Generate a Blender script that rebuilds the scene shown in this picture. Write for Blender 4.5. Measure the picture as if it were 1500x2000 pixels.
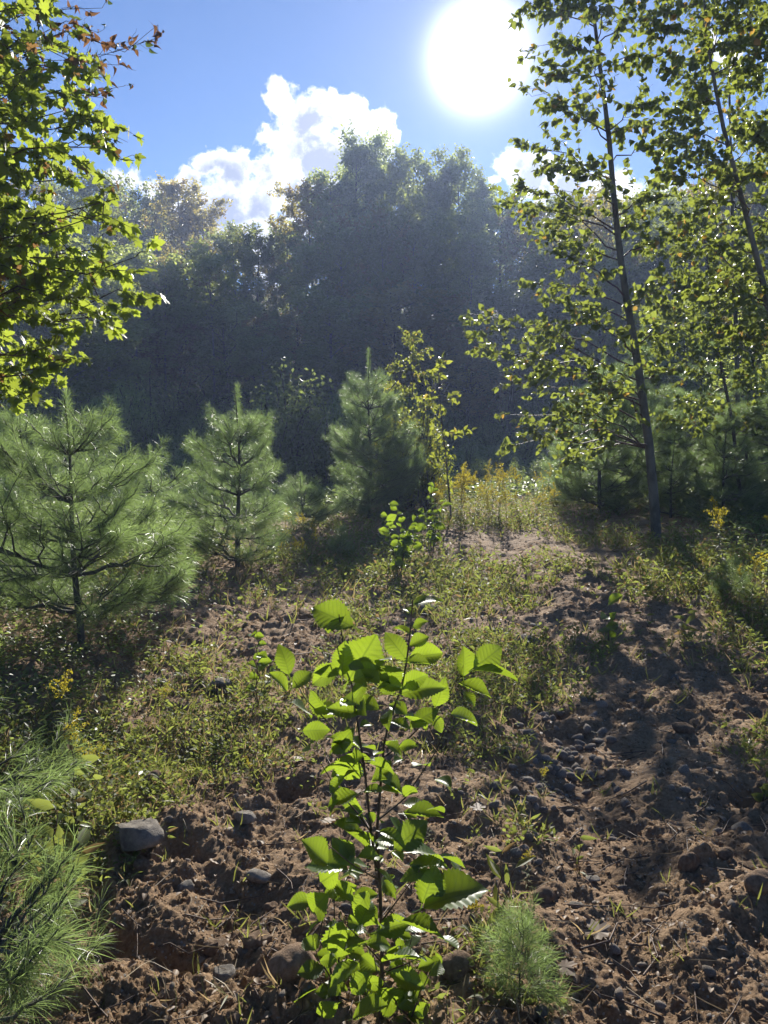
import bpy, math, random
import numpy as np
from mathutils import Vector, Matrix, Quaternion

for o in list(bpy.data.objects): bpy.data.objects.remove(o)
SC = bpy.context.scene
COL = SC.collection
R = math.radians
rng = np.random.default_rng(11)
random.seed(5)

# ------------------------------------------------------------------ camera
CAMZ, PITCH, F = 1.6, R(6.5), 1500.0          # F: focal length in photograph pixels (photo 1500 x 2000)
cd = bpy.data.cameras.new('camera'); cam = bpy.data.objects.new('camera', cd); COL.objects.link(cam)
cam.location = (0, 0, CAMZ); cam.rotation_euler = (R(90) - PITCH, 0, 0)
cd.sensor_fit = 'HORIZONTAL'; cd.sensor_width = 36; cd.lens = 36; cd.clip_end = 3000; cd.clip_start = .05
SC.camera = cam
CP, SP = math.cos(PITCH), math.sin(PITCH)
def ray(px, py):
    r, u = (px - 750) / F, (1000 - py) / F
    return Vector((r, CP + u * SP, -SP + u * CP))
def at(px, py, Y):
    d = ray(px, py); return Vector((0, 0, CAMZ)) + d * (Y / d.y)

# ------------------------------------------------------------------ sun and sky
SUN = ray(935, 112).normalized()
EL = math.asin(SUN.z); AZ = math.atan2(SUN.x, SUN.y)
sl = bpy.data.lights.new('sun', 'SUN'); so = bpy.data.objects.new('sun', sl); COL.objects.link(so)
sl.energy = 5.0; sl.angle = R(.53); sl.color = (1, .95, .86)
so.rotation_euler = (-SUN).to_track_quat('-Z', 'Y').to_euler(); so.location = (10, 60, 60)
EXPOSURE = 1.2
SKY_STRENGTH = .056
vs = SC.view_settings
vs.view_transform = 'Standard'; vs.look = 'None'; vs.exposure = EXPOSURE; vs.gamma = 1; vs.use_curve_mapping = False
cy = SC.cycles
SC.render.engine = 'CYCLES'
cy.use_denoising = True; cy.max_bounces = 6; cy.diffuse_bounces = 3; cy.glossy_bounces = 2
cy.transmission_bounces = 3; cy.volume_bounces = 0; cy.transparent_max_bounces = 4
cy.use_adaptive_sampling = True; cy.adaptive_threshold = .015
cy.caustics_reflective = False; cy.caustics_refractive = False; cy.sample_clamp_indirect = 6

W = bpy.data.worlds.new('World'); SC.world = W; W.use_nodes = True
nt = W.node_tree; nt.nodes.clear()
class NT:
    """small helper to write node trees"""
    def __init__(s, t): s.t = t
    def n(s, kind, **kw):
        n = s.t.nodes.new(kind)
        for k, v in kw.items(): setattr(n, k, v)
        return n
    def put(s, sock, v):
        if v is None: return
        if hasattr(v, 'links') or isinstance(v, bpy.types.NodeSocket): s.t.links.new(v, sock)
        else: sock.default_value = v
    def m(s, op, a, b=None, c=None, clamp=False):
        n = s.n('ShaderNodeMath', operation=op, use_clamp=clamp)
        for i, v in enumerate((a, b, c)): s.put(n.inputs[i], v)
        return n.outputs[0]
    def vm(s, op, a, b=None, out=0, scale=None):
        n = s.n('ShaderNodeVectorMath', operation=op)
        s.put(n.inputs[0], a); s.put(n.inputs[1], b)
        if scale is not None: s.put(n.inputs['Scale'], scale)
        return n.outputs[out]
    def ss(s, v, a, b, lo=0., hi=1., kind='SMOOTHSTEP'):
        n = s.n('ShaderNodeMapRange', interpolation_type=kind)
        s.put(n.inputs['Value'], v); n.inputs['From Min'].default_value = a; n.inputs['From Max'].default_value = b
        n.inputs['To Min'].default_value = lo; n.inputs['To Max'].default_value = hi
        return n.outputs[0]
    def noise(s, vec, scale, detail=4, rough=.55, out='Fac', dist=0):
        n = s.n('ShaderNodeTexNoise'); s.put(n.inputs['Vector'], vec)
        n.inputs['Scale'].default_value = scale; n.inputs['Detail'].default_value = detail
        n.inputs['Roughness'].default_value = rough; n.inputs['Distortion'].default_value = dist
        return n.outputs[out]
    def mix(s, f, a, b, blend='MIX'):
        n = s.n('ShaderNodeMix', data_type='RGBA', blend_type=blend)
        s.put(n.inputs[0], f); s.put(n.inputs[6], a); s.put(n.inputs[7], b)
        return n.outputs[2]

w = NT(nt)
out = w.n('ShaderNodeOutputWorld')
tc = w.n('ShaderNodeTexCoord'); D = tc.outputs['Generated']
sky = w.n('ShaderNodeTexSky', sky_type='NISHITA', sun_disc=False, sun_elevation=EL, sun_rotation=AZ,
          altitude=200, air_density=.6, dust_density=.0, ozone_density=4.5)
hs = w.n('ShaderNodeHueSaturation'); hs.inputs['Saturation'].default_value = 1.16; hs.inputs['Value'].default_value = 1
w.put(hs.inputs['Color'], sky.outputs[0])
bg = w.n('ShaderNodeBackground'); w.put(bg.inputs[0], hs.outputs[0]); bg.inputs[1].default_value = SKY_STRENGTH
# the sun's own bright disc and aureole, round the sun's direction
dt = w.vm('DOT_PRODUCT', D, tuple(SUN), out=1)
ang = w.m('ARCCOSINE', w.m('MINIMUM', dt, .999999))
disc = w.m('MULTIPLY', w.m('EXPONENT', w.m('MULTIPLY', w.m('POWER', w.m('DIVIDE', ang, R(2.25)), 2.2), -1)), 2.2)
aur = w.m('MULTIPLY', w.m('EXPONENT', w.m('MULTIPLY', ang, -1 / R(4.5))), .2)
aur2 = w.m('MULTIPLY', w.m('EXPONENT', w.m('MULTIPLY', ang, -1 / R(9))), .035)
bga = w.n('ShaderNodeBackground'); bga.inputs[0].default_value = (1, .93, .91, 1)
w.put(bga.inputs[1], w.m('ADD', w.m('ADD', disc, aur), aur2))
# cumulus: lobes on the sky, roughened by noise
sx = w.n('ShaderNodeSeparateXYZ'); w.put(sx.inputs[0], D)
iy = w.m('DIVIDE', 1, w.m('MAXIMUM', sx.outputs[1], .02))
cv = w.n('ShaderNodeCombineXYZ'); w.put(cv.inputs[0], w.m('MULTIPLY', sx.outputs[0], iy)); w.put(cv.inputs[1], w.m('MULTIPLY', sx.outputs[2], iy))
UV = cv.outputs[0]
wn = w.vm('SCALE', w.vm('SUBTRACT', w.noise(UV, 16, 5, .6, 'Color'), (.5, .5, .5)), scale=.055)
UVW = w.vm('ADD', UV, wn)
def lobes(lst, vec):
    acc = None
    for (px, py, r) in lst:
        d = ray(px, py); c = (d.x / d.y, d.z / d.y, 0); rr = r / F
        v = w.m('MULTIPLY_ADD', w.vm('DISTANCE', vec, c, out=1), -1 / rr, 1)
        v = w.m('MULTIPLY', v, min(1, .35 + r / 70))
        acc = v if acc is None else w.m('SMOOTH_MAX', acc, v, .12)
    return acc
WHITE = [(556, 192, 48), (600, 235, 75), (655, 215, 50), (690, 222, 52), (738, 250, 50), (768, 268, 26), (620, 310, 100), (700, 300, 90),
         (560, 290, 66), (520, 272, 34), (548, 360, 84), (610, 395, 90), (402, 325, 46), (455, 335, 60), (368, 372, 48), (430, 415, 84),
         (505, 400, 66), (335, 368, 30), (258, 352, 34), (225, 358, 34), (292, 372, 30), (530, 470, 60), (470, 480, 70), (560, 520, 90), (330, 430, 90),
         (1002, 318, 44), (1045, 345, 66), (968, 348, 24), (1110, 380, 90), (1200, 390, 80), (1300, 400, 70), (1418, 112, 40), (1395, 75, 22), (1450, 380, 60)]
GREY = [(620, 310, 62), (665, 290, 58), (600, 240, 36), (690, 330, 60), (430, 385, 56), (460, 415, 60), (395, 400, 40), (610, 380, 60), (1040, 350, 46), (1110, 385, 60), (560, 520, 60), (500, 340, 30)]
fld = lobes(WHITE, UVW)
vo = w.n('ShaderNodeTexVoronoi', feature='SMOOTH_F1'); w.put(vo.inputs['Vector'], UVW)
vo.inputs['Scale'].default_value = 38; vo.inputs['Detail'].default_value = 2.5; vo.inputs['Roughness'].default_value = .55; vo.inputs['Smoothness'].default_value = .5
fine = w.noise(UV, 60, 7, .62)
puff = w.m('ADD', w.m('MULTIPLY', w.m('SUBTRACT', .42, vo.outputs['Distance']), .30), w.m('MULTIPLY', w.m('SUBTRACT', fine, .5), .68))
dens = w.m('ADD', fld, puff)
front = w.ss(sx.outputs[1], .25, .4)
mask = w.m('MULTIPLY', w.ss(dens, .05, .34), front)
# other cumulus low over the rest of the horizon
gn = w.noise(D, 3.2, 9, .58)
low = w.m('MULTIPLY', w.ss(sx.outputs[2], .02, .12), w.ss(sx.outputs[2], .55, .3))
gm = w.m('MULTIPLY', w.m('MULTIPLY', w.ss(gn, .56, .66), low), w.ss(sx.outputs[1], .62, .4))
mask = w.m('MAXIMUM', mask, gm)
UVG = w.vm('ADD', UV, w.vm('SCALE', wn, scale=1.3))
gr = w.m('ADD', lobes(GREY, UVG), w.m('MULTIPLY', w.m('SUBTRACT', w.noise(UV, 30, 6, .6), .5), .9))
thick = w.m('MULTIPLY', w.ss(gr, -.45, .4), w.ss(dens, .14, .6))
near = w.m('EXPONENT', w.m('MULTIPLY', ang, -1 / R(14)))
crgb = w.mix(thick, (.80, .80, .80, 1), (.22, .245, .31, 1))
cb = w.n('ShaderNodeBackground'); w.put(cb.inputs[0], crgb); w.put(cb.inputs[1], w.m('MULTIPLY_ADD', near, .75, .47))
mx = w.n('ShaderNodeMixShader'); w.put(mx.inputs[0], mask)
nt.links.new(bg.outputs[0], mx.inputs[1]); nt.links.new(cb.outputs[0], mx.inputs[2])
ad = w.n('ShaderNodeAddShader'); nt.links.new(mx.outputs[0], ad.inputs[0]); nt.links.new(bga.outputs[0], ad.inputs[1])
nt.links.new(ad.outputs[0], out.inputs[0])

# ------------------------------------------------------------------ helpers
def new_mat(name):
    m = bpy.data.materials.new(name); m.use_nodes = True; m.node_tree.nodes.clear(); return m, NT(m.node_tree)
def leaf_mat(name, dark, light, trans, tf=.5, rough=.42, spec=.5, brown=None, brown_amt=0., vein=False, clump=0.):
    """leaf: reflective face + light shining through; colour varies from leaf to leaf"""
    m, t = new_mat(name)
    g = t.n('ShaderNodeNewGeometry'); oi = t.n('ShaderNodeObjectInfo')
    rnd = t.m('FRACT', t.m('ADD', g.outputs['Random Per Island'], oi.outputs['Random']))
    rn2 = t.m('FRACT', t.m('MULTIPLY', rnd, 17.31))
    base = t.mix(rnd, (*dark, 1), (*light, 1))
    tcol = t.mix(rn2, (*[c * .72 for c in trans], 1), (*trans, 1))
    if brown:
        f = t.m('LESS_THAN', rn2, brown_amt)
        base = t.mix(f, base, (*brown, 1)); tcol = t.mix(f, tcol, (*[min(1, c * 1.6) for c in brown], 1))
    tx = t.n('ShaderNodeTexCoord')
    if clump:
        cf = t.m('ADD', t.m('MULTIPLY', t.ss(t.noise(tx.outputs['Object'], clump, 3, .6), .3, .7), .75), t.m('MULTIPLY', rnd, .25))
        tv = t.ss(oi.outputs['Random'], 0, 1, .7, 1.4, 'LINEAR')
        base = t.vm('SCALE', t.mix(cf, (*dark, 1), (*light, 1)), scale=tv)
        tcol = t.vm('SCALE', t.mix(cf, (*[c * .6 for c in trans], 1), (*trans, 1)), scale=tv)
        if brown:
            f = t.m('MULTIPLY', t.ss(t.noise(tx.outputs['Object'], clump * .7, 2), .52, .66), .6); base = t.mix(f, base, (*brown, 1)); tcol = t.mix(f, tcol, (*[min(1, c * 2) for c in brown], 1))
    sp = t.noise(tx.outputs['Object'], 40, 3, .6)
    base = t.mix(t.m('MULTIPLY', sp, .5), base, t.mix(.5, base, (0.02, .03, .01, 1)))
    if vein:
        xy = t.n('ShaderNodeSeparateXYZ'); t.put(xy.inputs[0], tx.outputs['Object']); ay = t.m('ABSOLUTE', xy.outputs[1])
        ph = t.m('FRACT', t.m('MULTIPLY', t.m('SUBTRACT', xy.outputs[0], t.m('MULTIPLY', ay, .75)), 10.))
        lat = t.ss(t.m('ABSOLUTE', t.m('SUBTRACT', ph, .5)), .13, .03); mid = t.ss(ay, .022, .008)
        vn = t.m('MAXIMUM', t.m('MULTIPLY', lat, .55), mid)
        tcol = t.mix(vn, t.mix(t.m('MULTIPLY', t.noise(tx.outputs['Object'], 7, 4, .6), .7), tcol, t.mix(.45, tcol, (.10, .2, .01, 1))), t.mix(.55, tcol, (.06, .11, .01, 1)))
        base = t.mix(t.m('MULTIPLY', vn, .5), base, (.13, .17, .05, 1))
        ov = t.vm('ADD', tx.outputs['Object'], t.vm('SCALE', (7.3, 3.1, 5.7), scale=oi.outputs['Random']))
        st = t.ss(t.noise(ov, 9, 5, .7), .66, .72); base = t.mix(st, base, (.10, .055, .02, 1)); tcol = t.mix(st, tcol, (.12, .06, .015, 1))
    p = t.n('ShaderNodeBsdfPrincipled'); t.put(p.inputs['Base Color'], base)
    p.inputs['Roughness'].default_value = rough; p.inputs['Specular IOR Level'].default_value = spec
    tr = t.n('ShaderNodeBsdfTranslucent'); t.put(tr.inputs[0], tcol)
    mxs = t.n('ShaderNodeMixShader'); mxs.inputs[0].default_value = tf
    t.t.links.new(p.outputs[0], mxs.inputs[1]); t.t.links.new(tr.outputs[0], mxs.inputs[2])
    o = t.n('ShaderNodeOutputMaterial'); t.t.links.new(mxs.outputs[0], o.inputs[0])
    return m
def plain_mat(name, c1, c2, scale=8, rough=.85, bump=.3, bscale=40, spec=.3, stretch=(1, 1, 1), sharp=(.35, .65)):
    m, t = new_mat(name)
    tx = t.n('ShaderNodeTexCoord'); mp = t.n('ShaderNodeMapping'); mp.inputs['Scale'].default_value = stretch
    t.put(mp.inputs[0], tx.outputs['Object'])
    oi = t.n('ShaderNodeObjectInfo')
    f = t.ss(t.noise(mp.outputs[0], scale, 6, .6), *sharp)
    c = t.mix(f, (*c1, 1), (*c2, 1))
    hv = t.n('ShaderNodeHueSaturation'); t.put(hv.inputs['Color'], c); t.put(hv.inputs['Value'], t.ss(oi.outputs['Random'], 0, 1, .75, 1.25, 'LINEAR'))
    p = t.n('ShaderNodeBsdfPrincipled'); t.put(p.inputs['Base Color'], hv.outputs[0])
    p.inputs['Roughness'].default_value = rough; p.inputs['Specular IOR Level'].default_value = spec
    b = t.n('ShaderNodeBump'); b.inputs['Strength'].default_value = bump; b.inputs['Distance'].default_value = .01
    t.put(b.inputs['Height'], t.noise(mp.outputs[0], bscale, 5, .6)); t.put(p.inputs['Normal'], b.outputs[0])
    o = t.n('ShaderNodeOutputMaterial'); t.t.links.new(p.outputs[0], o.inputs[0])
    return m

M = {}
M['aspen'] = leaf_mat('aspen leaf', (.045, .075, .02), (.09, .12, .03), (.34, .40, .055), .5, .38, .5, (.35, .22, .04), .02)
M['maple'] = leaf_mat('maple leaf', (.035, .07, .015), (.075, .11, .022), (.46, .56, .06), .55, .5, .25, (.16, .09, .03), .04)
M['withered'] = leaf_mat('withered leaf', (.10, .05, .03), (.20, .10, .04), (.30, .15, .06), .4, .6, .3, (.07, .10, .02), .3)
M['alder'] = leaf_mat('alder leaf', (.04, .085, .02), (.06, .11, .025), (.40, .54, .035), .5, .4, .5, None, 0., True)
M['birch'] = leaf_mat('birch leaf', (.06, .09, .02), (.10, .13, .03), (.42, .46, .05), .5, .4, .5, (.30, .24, .04), .06)
M['forest'] = leaf_mat('forest leaf', (.035, .06, .018), (.085, .12, .035), (.52, .60, .12), .5, .4, .5, clump=.7)
M['forest2'] = leaf_mat('forest leaf turning', (.06, .065, .02), (.11, .10, .03), (.58, .50, .10), .5, .4, .5, (.16, .09, .03), .12, clump=.7)
M['shrub'] = leaf_mat('shrub leaf', (.055, .085, .03), (.10, .13, .05), (.42, .52, .12), .48, .45, .45, clump=2.)
M['weed'] = leaf_mat('weed leaf', (.06, .09, .022), (.11, .13, .04), (.37, .43, .085), .48, .58, .3, (.22, .15, .06), .10)
M['grass'] = leaf_mat('grass blade', (.07, .10, .03), (.13, .14, .05), (.36, .38, .08), .45, .45, .4, (.30, .22, .11), .25)
M['needle'] = leaf_mat('pine needle', (.045, .085, .032), (.09, .135, .05), (.36, .50, .15), .53, .34, .55)
M['needle_far'] = leaf_mat('pine needle dusky', (.03, .06, .03), (.06, .095, .045), (.17, .25, .10), .42, .32, .7)
M['flower'] = leaf_mat('goldenrod flower', (.50, .40, .03), (.66, .52, .05), (.66, .56, .05), .45, .6, .2)
M['goldleaf'] = leaf_mat('goldenrod leaf', (.06, .09, .025), (.10, .12, .035), (.44, .46, .07), .5, .62, .3, (.28, .2, .06), .12)
M['litter'] = leaf_mat('dead leaf', (.16, .10, .06), (.34, .25, .17), (.30, .19, .10), .25, .6, .3)
M['straw'] = leaf_mat('dead straw', (.20, .15, .09), (.38, .30, .18), (.30, .22, .12), .2, .6, .3)
M['bark_pine'] = plain_mat('pine bark', (.05, .045, .035), (.11, .10, .075), 10, .8, .5, 60, .3, (1, 1, .25))
M['bark_aspen'] = plain_mat('aspen bark', (.075, .075, .055), (.17, .165, .125), 6, .7, .4, 50, .3, (1, 1, .5))
M['bark_dark'] = plain_mat('dark bark', (.05, .04, .03), (.10, .085, .065), 6, .85, .5, 40, .2, (1, 1, .3))
M['bark_pale'] = plain_mat('pale birch bark', (.13, .125, .11), (.27, .26, .235), 3, .7, .4, 30, .2, (1, 1, 2))
M['twig'] = plain_mat('twig bark', (.06, .04, .028), (.12, .075, .05), 30, .6, .2, 90)
M['stem'] = plain_mat('herb stem', (.08, .09, .03), (.15, .11, .05), 20, .6, .1, 90)
M['stone'] = plain_mat('stone', (.15, .13, .11), (.31, .275, .23), 7, .9, .8, 45, .15, sharp=(.3, .7))
M['stone_dirty'] = plain_mat('muddy stone', (.16, .105, .068), (.28, .20, .135), 6, .95, 1., 35, .1, sharp=(.3, .7))
M['pebble'] = plain_mat('pebble stone', (.12, .098, .078), (.27, .23, .19), 20, .9, .5, 100, .15, sharp=(.3, .7))

def mesh(name, parts, mat=None, smooth=False):
    """parts: list of (verts Nx3, faces MxK) -> one mesh"""
    V, LI, LS, off = [], [], [], 0
    for v, f in parts:
        v = np.asarray(v, np.float32).reshape(-1, 3); f = np.asarray(f, np.int64)
        if len(f) == 0: continue
        V.append(v); LI.append((f + off).ravel()); LS.append(np.full(len(f), f.shape[1], np.int64)); off += len(v)
    V = np.concatenate(V); LI = np.concatenate(LI); LS = np.concatenate(LS)
    me = bpy.data.meshes.new(name)
    me.vertices.add(len(V)); me.vertices.foreach_set('co', V.ravel())
    me.loops.add(len(LI)); me.loops.foreach_set('vertex_index', LI.astype(np.int32))
    me.polygons.add(len(LS)); st = np.concatenate(([0], np.cumsum(LS)[:-1]))
    me.polygons.foreach_set('loop_start', st.astype(np.int32))
    me.update(calc_edges=True)
    if smooth: me.polygons.foreach_set('use_smooth', np.ones(len(LS), bool))
    if mat is not None: me.materials.append(mat)
    return me
def link(name, me, parent=None, loc=None, kind=None, mat4=None):
    o = bpy.data.objects.new(name, me); COL.objects.link(o)
    if parent is not None: o.parent = parent
    if mat4 is not None: o.matrix_local = mat4
    elif loc is not None: o.location = loc
    if kind: o['kind'] = kind
    return o
def tag(o, label, cat, group=None):
    o['label'] = label; o['category'] = cat
    if group: o['group'] = group
    return o
def thing(name, label, cat, loc, group=None, rz=0., s=1.):
    o = bpy.data.objects.new(name, None); COL.objects.link(o); o.empty_display_size = .1
    o.location = loc; o.rotation_euler = (0, 0, rz); o.scale = (s, s, s)
    return tag(o, label, cat, group)
def copy_tree(o, parent=None):
    c = o.copy(); COL.objects.link(c); c.parent = parent
    for ch in o.children: copy_tree(ch, c)
    return c

def tube(pts, rad, n=6, cap=True):
    P = np.asarray([tuple(p) for p in pts], float); k = len(P)
    r = np.broadcast_to(np.asarray(rad, float), (k,))
    T = np.gradient(P, axis=0); T /= np.linalg.norm(T, axis=1)[:, None] + 1e-9
    ref = np.array([0, 0, 1.]) if abs(T[:, 2]).mean() < .8 else np.array([1., 0, 0])
    A = np.cross(T, ref); A /= np.linalg.norm(A, axis=1)[:, None] + 1e-9
    B = np.cross(T, A)
    a = np.arange(n) * 2 * np.pi / n
    V = P[:, None] + r[:, None, None] * (np.cos(a)[None, :, None] * A[:, None] + np.sin(a)[None, :, None] * B[:, None])
    i = np.arange(k - 1)[:, None] * n; j = np.arange(n)[None]
    Q = np.stack([i + j, i + (j + 1) % n, i + n + (j + 1) % n, i + n + j], -1).reshape(-1, 4)
    return V.reshape(-1, 3), Q
def norm(v): return v / (np.linalg.norm(v, axis=-1, keepdims=True) + 1e-9)
def frames(X, N):
    """rotation matrices with x axis = X and z axis ~ N"""
    X = norm(X); Yv = norm(np.cross(N, X)); Z = np.cross(X, Yv)
    return np.stack([X, Yv, Z], -1)
def inst(tmpl, pos, Rm, sc):
    """repeat a small template over many places, as one part"""
    tv, tf = tmpl; n = len(pos)
    V = np.einsum('nij,kj->nki', Rm, tv) * np.asarray(sc).reshape(-1, 1, 1) + pos[:, None]
    Fc = tf[None] + (np.arange(n) * len(tv))[:, None, None]
    return V.reshape(-1, 3), Fc.reshape(-1, tf.shape[1])
def rdir(n, r=rng):
    return norm(r.normal(size=(n, 3)))
def m4(Rm, p, s=1.):
    m = Matrix(((*Rm[0], 0), (*Rm[1], 0), (*Rm[2], 0), (0, 0, 0, 1)))
    return Matrix.Translation(Vector(p)) @ m @ Matrix.Scale(float(s), 4)

# noise on arrays
def hash2(ix, iy, s):
    h = (ix.astype(np.int64) * 374761393 + iy.astype(np.int64) * 668265263 + s * 1442695041) & 0xffffffff
    h = ((h ^ (h >> 13)) * 1274126177) & 0xffffffff
    return ((h ^ (h >> 16)) & 0xffffff) / float(0xffffff)
def vnoise(x, y, s=0):
    ix, iy = np.floor(x), np.floor(y); fx, fy = x - ix, y - iy
    u, v = fx * fx * fx * (fx * (fx * 6 - 15) + 10), fy * fy * fy * (fy * (fy * 6 - 15) + 10)
    a, b, c, d = hash2(ix, iy, s), hash2(ix + 1, iy, s), hash2(ix, iy + 1, s), hash2(ix + 1, iy + 1, s)
    return (a + (b - a) * u) * (1 - v) + (c + (d - c) * u) * v - .5
def fbm(x, y, sc, oc=4, s=0, g=.5):
    t, a = 0, 1
    for k in range(oc):
        t = t + a * vnoise(x * sc * 2 ** k + 13.7 * k, y * sc * 2 ** k - 7.1 * k, s + k); a *= g
    return t
def worley(x, y, s=0):
    """distance to the nearest cell point and that cell's random number"""
    ix, iy = np.floor(x), np.floor(y); best = np.full(x.shape, 9.); rid = np.zeros(x.shape)
    for dx in (-1, 0, 1):
        for dy in (-1, 0, 1):
            cx, cy_ = ix + dx, iy + dy
            d = np.hypot(cx + hash2(cx, cy_, s) - x, cy_ + hash2(cx, cy_, s + 1) - y)
            k = d < best; best = np.where(k, d, best); rid = np.where(k, hash2(cx, cy_, s + 2), rid)
    return best, rid
def sst(a, b, x):
    t = np.clip((x - a) / (b - a), 0, 1); return t * t * (3 - 2 * t)

# ------------------------------------------------------------------ ground
def base_z(x, y):
    """the lie of the land, without clods"""
    r = np.hypot(x, y)
    z = .16 * fbm(x, y, .35, 3, 40)
    z = z + .10 * sst(-.9, -2.2, x) * sst(1, 3, y) * sst(14, 9, y)                 # bank under the young pines
    z = z + .12 * sst(1.6, 3.2, x - .12 * y) * sst(2, 4, y)                        # verge on the right
    tr = np.exp(-((x - .55 - .10 * y) / .22) ** 2) * sst(14, 9, y) + .6 * np.exp(-((x + .55 - .02 * y) / .2) ** 2) * sst(7, 4, y)
    z = z - .07 * tr                                                               # wheel ruts
    z = z * sst(.2, 2.2, r)
    rise = np.maximum(y - 30, 0); z = z + .26 * np.minimum(rise, 75) * sst(0, 45, rise) + .5 * fbm(x, y, .06, 2, 9) * sst(14, 30, r)
    return z
def cover(x, y):
    """how much of the ground is grown over (0 bare earth .. 1 green)"""
    c = .15 + .85 * fbm(x, y, 1.1, 4, 77, .6)
    for (px, py, rx, ry, a) in COVER:
        g = gpt0(px, py); c = c + a * np.exp(-((x - g[0] ) / (rx * g[1] / F)) ** 2 - ((y - g[1]) / ry) ** 2)
    return np.clip(c * sst(22, 15, np.hypot(x, y)) + .4 * sst(14, 20, y), 0, 1)
def gpt0(px, py):
    d = ray(px, py); t = CAMZ / -d.z; return (d.x * t, d.y * t)
COVER = [(760, 1110, 330, 2.2, .7), (1000, 1000, 230, 3., 1.), (440, 1340, 140, .8, .6), (340, 1460, 120, .4, .45), (940, 1350, 220, 1.1, .55), (1000, 1600, 150, .5, .55),
         (1400, 1130, 170, 2.2, .9), (1450, 1230, 110, .7, .5), (700, 1350, 180, .5, .35), (950, 1850, 120, .3, .5), (120, 1560, 160, .5, .8), (720, 1850, 130, .3, .45),
         (970, 1075, 120, .8, -.8), (1250, 1500, 230, .9, -.9), (1300, 1850, 260, .5, -.9), (400, 1780, 190, .5, -.9), (560, 1230, 70, .5, -.8), (1130, 1160, 90, 1.0, -.45), (820, 1270, 60, .5, -.4), (430, 1560, 100, .3, -.5)]
def detail_z(x, y):
    r = np.hypot(x, y); near = sst(15, 6, r)
    bare = 1 - .75 * cover(x, y)
    wx, wy = x + .06 * fbm(x, y, 9, 4, 5, .7), y + .06 * fbm(x, y, 9, 4, 16, .7)
    d1, i1 = worley(wx * 4.2, wy * 4.2, 3); d2, i2 = worley(wx * 11, wy * 11, 8); d3, i3 = worley(wx * 27, wy * 27, 21)
    d5, i5 = worley(wx * 52, wy * 52, 91)
    lump = .055 * np.maximum(.5 - d1, 0) * (i1 > .6) + .05 * np.maximum(.55 - d2, 0) * (i2 > .5) + .034 * np.maximum(.6 - d3, 0) * (i3 > .35) + .02 * np.maximum(.6 - d5, 0) * (i5 > .3)
    d4, i4 = worley(x * 1.9 + .3, y * 1.9, 33)
    pit = -.13 * np.maximum(.32 - d4, 0) / .32 * (i4 > .62) * sst(.34, .0, d4)
    rough = .06 * fbm(x, y, 4, 6, 61, .62)
    rut = np.exp(-((x - .55 - .10 * y) / .2) ** 2)
    lump = lump * (.25 + .75 * sst(-.12, .22, fbm(x, y, 1.6, 3, 123)))
    return near * ((lump * (1 - .6 * rut) + pit * .9) * (.35 + .65 * bare) + rough * (.5 + .5 * bare))
def gz(x, y):
    xa, ya = np.atleast_1d(np.asarray(x, float)), np.atleast_1d(np.asarray(y, float))
    z = base_z(xa, ya) + detail_z(xa, ya)
    return z if np.ndim(x) else float(z[0])
TT = .8 * 1.003 ** np.arange(1500)
def gpt(px, py):
    """where the line of sight through a photo pixel meets the ground"""
    d = ray(px, py); z = CAMZ + d.z * TT - base_z(d.x * TT, d.y * TT); k_ = int(np.argmax(z <= 0)) if (z <= 0).any() else len(TT) - 1
    x, y = d.x * TT[k_], d.y * TT[k_]
    return Vector((x, y, gz(x, y)))

rad = [0.02, .3, .6, .9, 1.15]
while rad[-1] < 13: rad.append(rad[-1] * 1.0031)
while rad[-1] < 40: rad.append(rad[-1] * 1.02)
while rad[-1] < 280: rad.append(rad[-1] * 1.06)
rad = np.array(rad)
fa = np.linspace(-R(32), R(32), 371)
th = np.concatenate([fa, np.linspace(R(32), R(328), 62)[1:-1]])
TH, RA = np.meshgrid(th, rad); gx, gy = np.sin(TH) * RA, np.cos(TH) * RA
gzv = base_z(gx, gy) + detail_z(gx, gy)
k, n = gx.shape
i = np.arange(k - 1)[:, None] * n; j = np.arange(n)[None]
Q = np.stack([i + j, i + (j + 1) % n, i + n + (j + 1) % n, i + n + j], -1).reshape(-1, 4)

m, t = new_mat('soil'); M['soil'] = m
tx = t.n('ShaderNodeTexCoord'); P = tx.outputs['Object']
n1 = t.ss(t.noise(P, .9, 5, .6), .38, .62); n2 = t.noise(P, 14, 8, .7); n3 = t.ss(t.noise(P, 70, 5, .65), .3, .7)
c = t.mix(n1, (.23, .138, .07, 1), (.36, .235, .13, 1))
c = t.mix(t.ss(n2, .35, .7), t.mix(.6, c, (.08, .046, .024, 1)), c)
c = t.mix(t.m('MULTIPLY', n3, .45), c, (.46, .32, .195, 1))
vz = t.n('ShaderNodeTexVoronoi'); t.put(vz.inputs['Vector'], P); vz.inputs['Scale'].default_value = 55
gritc = t.m('MULTIPLY', t.m('LESS_THAN', vz.outputs['Distance'], .22), t.m('GREATER_THAN', t.noise(P, 6, 2), .52))
c = t.mix(gritc, c, (.30, .27, .23, 1))
geo = t.n('ShaderNodeNewGeometry'); sxyz = t.n('ShaderNodeSeparateXYZ'); t.put(sxyz.inputs[0], geo.outputs['Position'])
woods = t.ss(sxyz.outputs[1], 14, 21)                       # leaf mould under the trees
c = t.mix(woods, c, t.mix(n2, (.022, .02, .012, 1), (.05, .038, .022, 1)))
p = t.n('ShaderNodeBsdfPrincipled'); t.put(p.inputs['Base Color'], c); p.inputs['Roughness'].default_value = .92; p.inputs['Specular IOR Level'].default_value = .2
b1 = t.n('ShaderNodeBump'); b1.inputs['Strength'].default_value = .9; b1.inputs['Distance'].default_value = .02; t.put(b1.inputs['Height'], t.noise(P, 38, 8, .72))
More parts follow.
